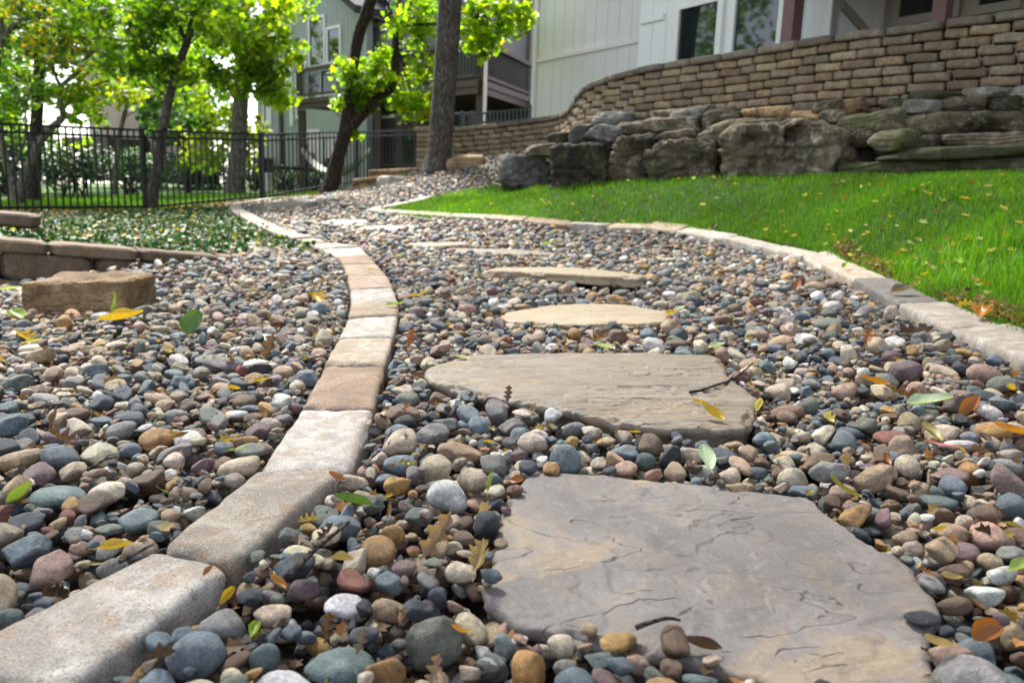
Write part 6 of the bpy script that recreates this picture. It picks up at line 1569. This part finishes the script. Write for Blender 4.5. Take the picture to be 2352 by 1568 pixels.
LCOL = {'yellow': (.52, .34, .03), 'pale yellow': (.55, .47, .16), 'brown': (.15, .075, .035), 'rust': (.30, .11, .03), 'orange': (.48, .21, .03), 'green': (.10, .19, .035), 'light green': (.26, .36, .07), 'pale green': (.42, .52, .36), 'grey brown': (.20, .15, .12),
        'pinkish brown': (.34, .22, .18), 'pink': (.55, .22, .25), 'olive': (.25, .21, .05), 'dark brown': (.075, .04, .025), 'tan': (.42, .30, .17)}
def surf(u, v):
    for pl in (pile1, pile2):
        i, j = pl.ij(u, v)
        if 2 < i < pl.nu - 3 and 2 < j < pl.nv - 3:
            return float(pl.base[j, i] + max(pl.H[j - 2:j + 3, i - 2:i + 3].max(), -.03))
    return float(T(u, v)) + .02
def put_leaf(u, v, L, kind, colr, label, yaw, pitch=0.0, roll=0.0, curl=.6, fold=.4, group='fallen leaves on the gravel', lift=.004, seed=0, z=None):
    o = bpy.data.objects.new('fallen_leaf', lmesh(kind, curl, fold, seed)); COL.objects.link(o)
    zz = surf(u, v) if z is None else z
    o.location = W([u, v, zz + lift + .45 * L * abs(math.sin(pitch))])
    o.rotation_euler = Euler((pitch, roll, yaw - math.pi / 2), 'XYZ'); o.scale = (L, L, L); o.color = (*colr, 1)
    return tag(o, label, 'leaf', group)
rl = np.random.default_rng(404)
D = math.radians
HAND = [  # px, py, length in picture, kind, colour, yaw, pitch, roll, curl, fold, label
 (1000, 1250, 150, 'oak', 'pinkish brown', 75, 50, 25, 1.2, .9, 'large curled pinkish brown oak leaf standing left of the grey flagstone'),
 (1622, 1070, 86, 'serrated', 'pale green', 95, 25, 0, .4, .3, 'whitish green serrated leaf hanging over the far edge of the grey flagstone'),
 (2130, 938, 118, 'oval', 'pale green', 5, 8, 5, .3, .3, 'broad pale green oval leaf on the pebbles right of the ridged flagstone'),
 (2222, 926, 80, 'oval', 'rust', 40, 35, 20, .8, .6, 'rust brown leaf standing behind the white pebble at the far right'),
 (2325, 1014, 90, 'oval', 'orange', 170, 10, 0, .8, .5, 'orange brown leaf lying by the right border of the picture'),
 (2168, 1036, 88, 'narrow', 'pink', 170, 5, 0, .3, .3, 'pink narrow leaf lying between pebbles on the right'),
 (1634, 985, 60, 'oval', 'yellow', 130, 15, 15, 1.0, .8, 'yellow curled leaf at the near edge of the ridged tan flagstone'),
 (1608, 949, 42, 'oval', 'yellow', 160, 5, 0, .8, .5, 'small yellow leaf lying on the ridged tan flagstone'),
 (1168, 924, 42, 'oak', 'brown', 80, 60, 0, .5, .4, 'small brown leaf standing at the front edge of the ridged flagstone'),
 (1645, 808, 54, 'oval', 'pale green', 30, 10, 0, .3, .3, 'pale green leaf on the far right corner of the ridged flagstone'),
 (1062, 831, 38, 'oval', 'pale green', 165, 4, 0, .3, .3, 'tiny grey green leaf lying on the ridged flagstone'),
 (905, 709, 48, 'oval', 'light green', 5, 8, 0, .4, .3, 'green oval leaf lying across the edge of the left pavers'),
 (275, 745, 105, 'oval', 'yellow', 15, 8, 0, .7, .5, 'yellow and green leaf in front of the tan boulder'),
 (268, 718, 62, 'narrow', 'light green', 85, 65, 0, 1.2, .9, 'light green curled leaf standing at the foot of the tan boulder'),
 (445, 755, 64, 'round', 'green', 80, 55, 10, .3, .3, 'round dark green leaf standing among left pebbles'),
 (620, 805, 72, 'oak', 'brown', 80, 65, 10, .5, .4, 'upright brown oak leaf left of the left pavers'),
 (50, 1150, 80, 'oval', 'light green', 60, 30, 20, 1.5, .9, 'rolled bright green leaf at the left border of the picture'),
 (815, 1176, 105, 'oval', 'green', 170, 5, 25, .4, .6, 'long green leaf under the blue grey pebble beside the stained paver'),
 (1125, 1140, 68, 'narrow', 'light green', 80, 35, 0, .9, .8, 'pale yellowish green curled leaf left of the grey flagstone'),
 (262, 1272, 90, 'oval', 'yellow', 5, 5, 0, .7, .5, 'yellow leaf near the two pink pebbles at the left'),
 (225, 1313, 60, 'narrow', 'olive', 5, 4, 0, .3, .3, 'olive green narrow leaf against the nearest left paver'),
 (1618, 1484, 100, 'oval', 'dark brown', 170, 6, 0, .9, .7, 'dark brown curled leaf on the near edge of the grey flagstone'),
 (2150, 1545, 80, 'oval', 'tan', 170, 6, 12, 1.2, .8, 'curled tan leaf at the near right corner of the grey flagstone'),
 (2258, 1492, 84, 'round', 'rust', 20, 25, 20, .8, .6, 'rust coloured leaf lying on a blue grey pebble at the lower right'),
 (2338, 1335, 84, 'oval', 'light green', 20, 15, 0, .5, .4, 'bright green leaf by the right border of the picture'),
 (1940, 1155, 72, 'narrow', 'olive', 125, 12, 0, 1.0, .9, 'olive yellow rolled leaf behind the slate pebble right of the grey flagstone'),
 (748, 1425, 84, 'oak', 'brown', 110, 40, 20, .9, .7, 'reddish brown leaf between pebbles below the red pebble'),
 (2068, 692, 70, 'serrated', 'grey brown', 20, 12, 0, .5, .4, 'grey brown toothed leaf leaning on the slate lawn paver'),
 (2095, 778, 100, 'oak', 'dark brown', 15, 5, 6, .6, .4, 'large dark brown leaf beside the warm grey lawn paver'),
 (2325, 708, 64, 'oval', 'pale yellow', 15, 12, 0, .5, .4, 'pale yellow leaf at the grassy edge of the lawn pavers'),
 (1255, 571, 32, 'oval', 'light green', 10, 12, 0, .5, .4, 'small light green leaf on far pebbles behind the thick edged flagstone'),
 (640, 1347, 62, 'oval', 'orange', 150, 15, 0, .8, .6, 'orange yellow leaf tucked behind the slate pebble beside the nearest paver'),
 (40, 738, 48, 'round', 'light green', 150, 15, 0, .5, .4, 'light green leaf in front of the left corner of the tan boulder'),
 (62, 786, 56, 'lobed', 'yellow', 150, 10, 0, .9, .6, 'yellow curled leaf below the left corner of the tan boulder'),
 (76, 806, 46, 'oval', 'pale yellow', 15, 10, 0, .6, .4, 'pale yellow leaf nearest below the tan boulder'),
 (15, 675, 52, 'oval', 'pale green', 5, 5, 0, .3, .3, 'pale green leaf left behind the tan boulder'),
 (1940, 630, 34, 'oval', 'light green', 45, 20, 0, .6, .4, 'light green leaf between pebbles near the lawn pavers'),
 (1830, 665, 40, 'oval', 'rust', 60, 45, 0, .5, .4, 'rust leaf standing beside the tan pebble near the slate paver'),
 (1990, 790, 50, 'oak', 'rust', 60, 45, 0, .7, .5, 'rust brown leaf standing left of the dark brown one'),
 (1640, 520, 26, 'oak', 'dark brown', 40, 40, 0, .6, .4, 'dark brown leaf perched on the pavers at the middle of the lawn edge'),
 (1950, 735, 44, 'oak', 'brown', 90, 30, 0, .7, .5, 'brown leaf between grey pebbles before the slate paver'),
 (2080, 900, 90, 'oak', 'brown', 160, 4, 0, .7, .5, 'brown crinkled leaf beside the mauve pebble on the right'),
 (2010, 905, 70, 'oval', 'orange', 165, 10, 0, .8, .5, 'orange leaf lying left of the crinkled brown leaf'),
 (2140, 1010, 60, 'oval', 'olive', 100, 15, 0, .6, .4, 'olive leaf near the pink narrow leaf'),
 (1740, 960, 50, 'oval', 'pale yellow', 60, 25, 0, 1.0, .8, 'pale yellow rolled leaf at the right corner of the ridged flagstone'),
 (1540, 730, 44, 'oval', 'yellow', 20, 8, 0, .5, .4, 'yellow leaf at the right end of the buff flagstone'),
 (1560, 722, 40, 'oval', 'pale green', 30, 12, 0, .4, .3, 'pale green leaf right of the buff flagstone'),
 (600, 885, 40, 'oval', 'yellow', 20, 8, 0, .6, .4, 'yellow leaf lying left of the brown left paver'),
 (730, 700, 40, 'lobed', 'yellow', 120, 15, 0, .8, .5, 'bright yellow leaf just left of the whitish far pavers'),
 (530, 1030, 46, 'narrow', 'yellow', 30, 15, 0, .9, .7, 'yellow narrow leaf left of the whitish paver'),
 (545, 1058, 52, 'narrow', 'light green', 10, 8, 0, .6, .4, 'yellowish green narrow leaf left of the whitish paver'),
 (150, 1035, 90, 'oak', 'brown', 165, 10, 0, .9, .6, 'brown leaf under pebbles near the left border'),
 (125, 958, 60, 'narrow', 'brown', 85, 50, 0, .6, .4, 'thin brown leaf standing among left pebbles'),
 (750, 1250, 60, 'oak', 'dark brown', 60, 25, 0, .9, .6, 'dark brown leaf beside the stained left paver'),
 (1100, 1330, 120, 'oak', 'tan', 80, 18, 0, 1.0, .8, 'long tan dry leaf along the left edge of the grey flagstone'),
 (830, 1500, 70, 'oak', 'grey brown', 85, 45, 10, .9, .6, 'grey brown leaf standing before the flat teal pebble'),
 (1000, 1540, 90, 'oak', 'pinkish brown', 75, 40, 0, .9, .6, 'pinkish brown leaf at the bottom border of the picture'),
 (480, 1330, 40, 'oval', 'rust', 60, 25, 0, .7, .5, 'rust leaf wedged behind the nearest left paver'),
 (2250, 735, 50, 'lobed', 'orange', 60, 15, 0, .8, .6, 'orange leaf lying on the warm grey lawn paver edge'),
 (960, 690, 52, 'narrow', 'yellow', 20, 12, 0, .8, .6, 'yellow brown narrow leaf right of the left pavers'),
 (850, 626, 20, 'lobed', 'yellow', 10, 8, 0, .5, .3, 'tiny bright yellow leaf lying on a far left paver'),
 (935, 960, 36, 'oak', 'rust', 60, 30, 0, .7, .5, 'small rust leaf right of the reddish brown paver'),
 (945, 785, 50, 'oak', 'rust', 80, 50, 0, .6, .5, 'rust leaf leaning right of the beige grey paver'),
 (1380, 790, 60, 'oak', 'brown', 30, 18, 0, .9, .6, 'brown leaf behind the ridged flagstone'),
 (1390, 805, 54, 'oval', 'pale green', 160, 6, 0, .6, .4, 'pale green curled leaf on the far edge of the ridged flagstone')]
for k, (px, py, L, kind, cn, yaw, pitch, roll, curl, fold, lab) in enumerate(HAND):
    p = hit(px, py + (L * .35 * math.sin(D(pitch)) if pitch > 20 else 0), .012)
    Lm = L * p[1] / cf[1] / FPX * (.95 if pitch > 15 or abs(math.cos(D(yaw))) > .7 else 1.3)
    put_leaf(p[0], p[1], Lm, kind, np.array(LCOL[cn]) * rl.uniform(.85, 1.15), lab, D(yaw), D(pitch), D(roll), curl, fold, seed=k)
# smaller leaves on the gravel, labelled by colour and place
auto = []
GN_ = ['yellow', 'brown', 'rust', 'orange', 'dark brown', 'tan', 'light green', 'olive', 'grey brown', 'pale yellow']
tries = 0
while len(auto) < 85 and tries < 6000:
    tries += 1
    x, y = rl.uniform(0, 2352), 470 + 1080 * rl.random() ** 1.5
    if not inpoly(np.array(x), np.array(y), GRAVEL): continue
    p = hit(x, y, .01); pl = pile1 if p[1] < 5.57 else pile2; i, j = pl.ij(p[0], p[1])
    if not (3 < i < pl.nu - 3 and 3 < j < pl.nv - 3) or p[1] > 12: continue
    if not pl.ok[j, i]: continue
    if min([(x - h[0]) ** 2 + (y - h[1]) ** 2 for h in HAND]) < 45 ** 2: continue
    cn = rl.choice(GN_, p=[.16, .17, .14, .1, .1, .11, .07, .06, .05, .04]); kd = rl.choice(['oval', 'oak', 'lobed', 'narrow', 'serrated'], p=[.35, .25, .1, .15, .15])
    h = dict(u=p[0], v=p[1], x=x, y=y, cn=cn, kd=kd, L=rl.uniform(.016, .036) * (1 + .03 * p[1]))
    a = min(ANCH[:-4] + ANCH[-1:], key=lambda t: (t[1] - x) ** 2 + 2.2 * (t[2] - y) ** 2)
    far = 'on the distant gravel' if y < 580 else f'near {a[0]}'
    h['lab'] = f'small {cn} {kd} leaf {far}'; auto.append(h)
dedupe(auto)
for k, h in enumerate(auto):
    put_leaf(h['u'], h['v'], h['L'], h['kd'], np.array(LCOL[h['cn']]) * rl.uniform(.8, 1.2), h['lab'], rl.uniform(0, 6.28), rl.normal() * .35, rl.normal() * .4, rl.uniform(.3, 1.4), rl.uniform(.3, .9), seed=k)
# leaves on the lawn
nl = 0
while nl < 150:
    x, y = rl.uniform(900, 2352), 408 + 330 * rl.random() ** 1.4
    p = hit(x, y, 0); q = np.array([[p[0], p[1], float(T(p[0], p[1]))]])
    if not test_lawn(q)[0]: continue
    cn = rl.choice(['yellow', 'pale yellow', 'brown', 'rust', 'pale green', 'tan'], p=[.24, .2, .17, .13, .14, .12])
    put_leaf(p[0], p[1], rl.uniform(.028, .06), rl.choice(['oval', 'lobed', 'oak']), np.array(LCOL[cn]) * rl.uniform(.8, 1.25), f'{cn} fallen leaf lying on the green lawn', rl.uniform(0, 6.28), rl.normal() * .25, rl.normal() * .3, rl.uniform(.3, 1.0), .5,
             'fallen leaves on the lawn', .022, nl, z=float(T(p[0], p[1])))
    nl += 1
# crumbled dead leaves: strip along the lawn pavers, gravel joints, fence foot
def litter(n, pts, size, cols):
    V, F, C = leaf_cloud(W(pts), size, cols, rl, True, -.05); return V, F, C
pts, cs = [], []
for _ in range(2800):
    k = rl.integers(0, 8); f = rl.random(); a = op_[k] * (1 - f) + op_[k + 1] * f; o_ = rl.random() ** 1.7 * .10 + .01
    d_ = op_[k + 1] - op_[k]; d_ /= np.linalg.norm(d_); p = a + np.array([d_[1], -d_[0]]) * o_
    pts.append((p[0], p[1], float(T(p[0], p[1])) + rl.uniform(.0, .03)))
gx = [(pl, *np.nonzero(pl.ok)) for pl in (pile1,)]
for pl, jj, ii in gx:
    for q_ in rl.integers(0, len(jj), 6000):
        u, v = pl.u0 + (ii[q_] + .5) * pl.c, pl.v0 + (jj[q_] + .5) * pl.c
        pts.append((u, v, float(pl.base[jj[q_], ii[q_]] + pl.H[jj[q_], ii[q_]]) - rl.uniform(-.002, .012)))
for _ in range(5000):
    f = rl.random(); p = fa_ + (fb_ - fa_) * f - fn * (rl.random() ** 1.5 * 1.6 - .1); pts.append((p[0], p[1], float(T(p[0], p[1])) + rl.uniform(0, .03)))
nb_ = len(pts)
for _ in range(200):
    q_ = q_cover[rl.integers(0, len(q_cover))]; pts.append((q_[0], q_[1], float(T(q_[0], q_[1])) + .05))
pts = np.array(pts); LK = np.array([(.11, .06, .03), (.2, .11, .05), (.28, .17, .08), (.07, .04, .025), (.3, .2, .05), (.33, .15, .05)])
lc_ = LK[rl.integers(0, 6, len(pts))] * rl.uniform(.7, 1.2, (len(pts), 1)); lc_[nb_:] = np.array([(.45, .3, .04), (.36, .16, .04), (.4, .38, .1), (.2, .11, .05)])[rl.integers(0, 4, len(pts) - nb_)]
V, F, C = litter(0, pts, .019, lc_)
sc_ = np.repeat(np.where(np.arange(len(pts)) >= nb_, 1.9, np.where(np.arange(len(pts)) >= 8800, 2.4, 1.0)), len(LV2)); ctr = np.repeat(W(pts), len(LV2), 0); V = ctr + (V - ctr) * sc_[:, None]
tag(obj('leaf_litter', V, quads_to_mesh_safe(F), M['cover'], col=C), 'crumbled brown leaf litter beside the pavers, between pebbles and along the fence', 'leaf litter', None, 'stuff')

def twig(pts, r0, label, side=None):
    path = []
    for (x, y, dz) in pts:
        p = hit(x, y, dz); path.append((p[0], p[1], max(surf(p[0], p[1]) + r0, p[2])))
    path = smooth_path(path, 20); path += .003 * np.stack([fbm(path * 25, 2, 3)] * 3, 1)
    V, F = tube(W(path), np.linspace(r0, r0 * .5, len(path)), 7, rough=.2); mb = MB(); mb.add(V, F)
    for f, dx, dv, L in (side or []):
        i = int(f * (len(path) - 1)); a = path[i]; b = a + np.array([dx, dv, .006]); V, F = tube(W(np.array([a, (a + b) / 2 + [0, 0, .004], b])), [r0 * .5, r0 * .4, r0 * .25], 5); mb.add(V, F)
    return tag(mb.obj('twig', M['twig'], None, W(path[0]), smooth=True), label, 'twig', 'twigs on the path')
twig([(1585, 900, .037), (1640, 886, .037), (1690, 868, .03), (1728, 835, .03)], .004, 'forked grey twig lying across the right end of the ridged flagstone', [(.6, .02, .03, 1), (.35, .03, -.01, 1)])
twig([(662, 1325, .03), (720, 1275, .035), (800, 1200, .04)], .0042, 'slanting grey twig between pebbles right of the stained paver')
twig([(1460, 1442, .03), (1510, 1434, .03), (1562, 1434, .03)], .0032, 'short dark twig lying on the grey flagstone')
twig([(408, 1105, .03), (416, 1140, .03), (420, 1185, .02)], .0034, 'short upright looking twig among the left pebbles')
twig([(276, 1290, .02), (310, 1272, .02), (352, 1250, .03)], .003, 'thin pale twig at the left edge of the nearest pavers')
twig([(200, 1080, .02), (235, 1058, .025), (270, 1046, .03)], .003, 'thin grey twig beside the mauve pebble on the left', [(.5, .015, .02, 1)])
twig([(715, 770, .02), (735, 742, .03), (752, 728, .03)], .004, 'grey twig leaning on the left side of the pavers')
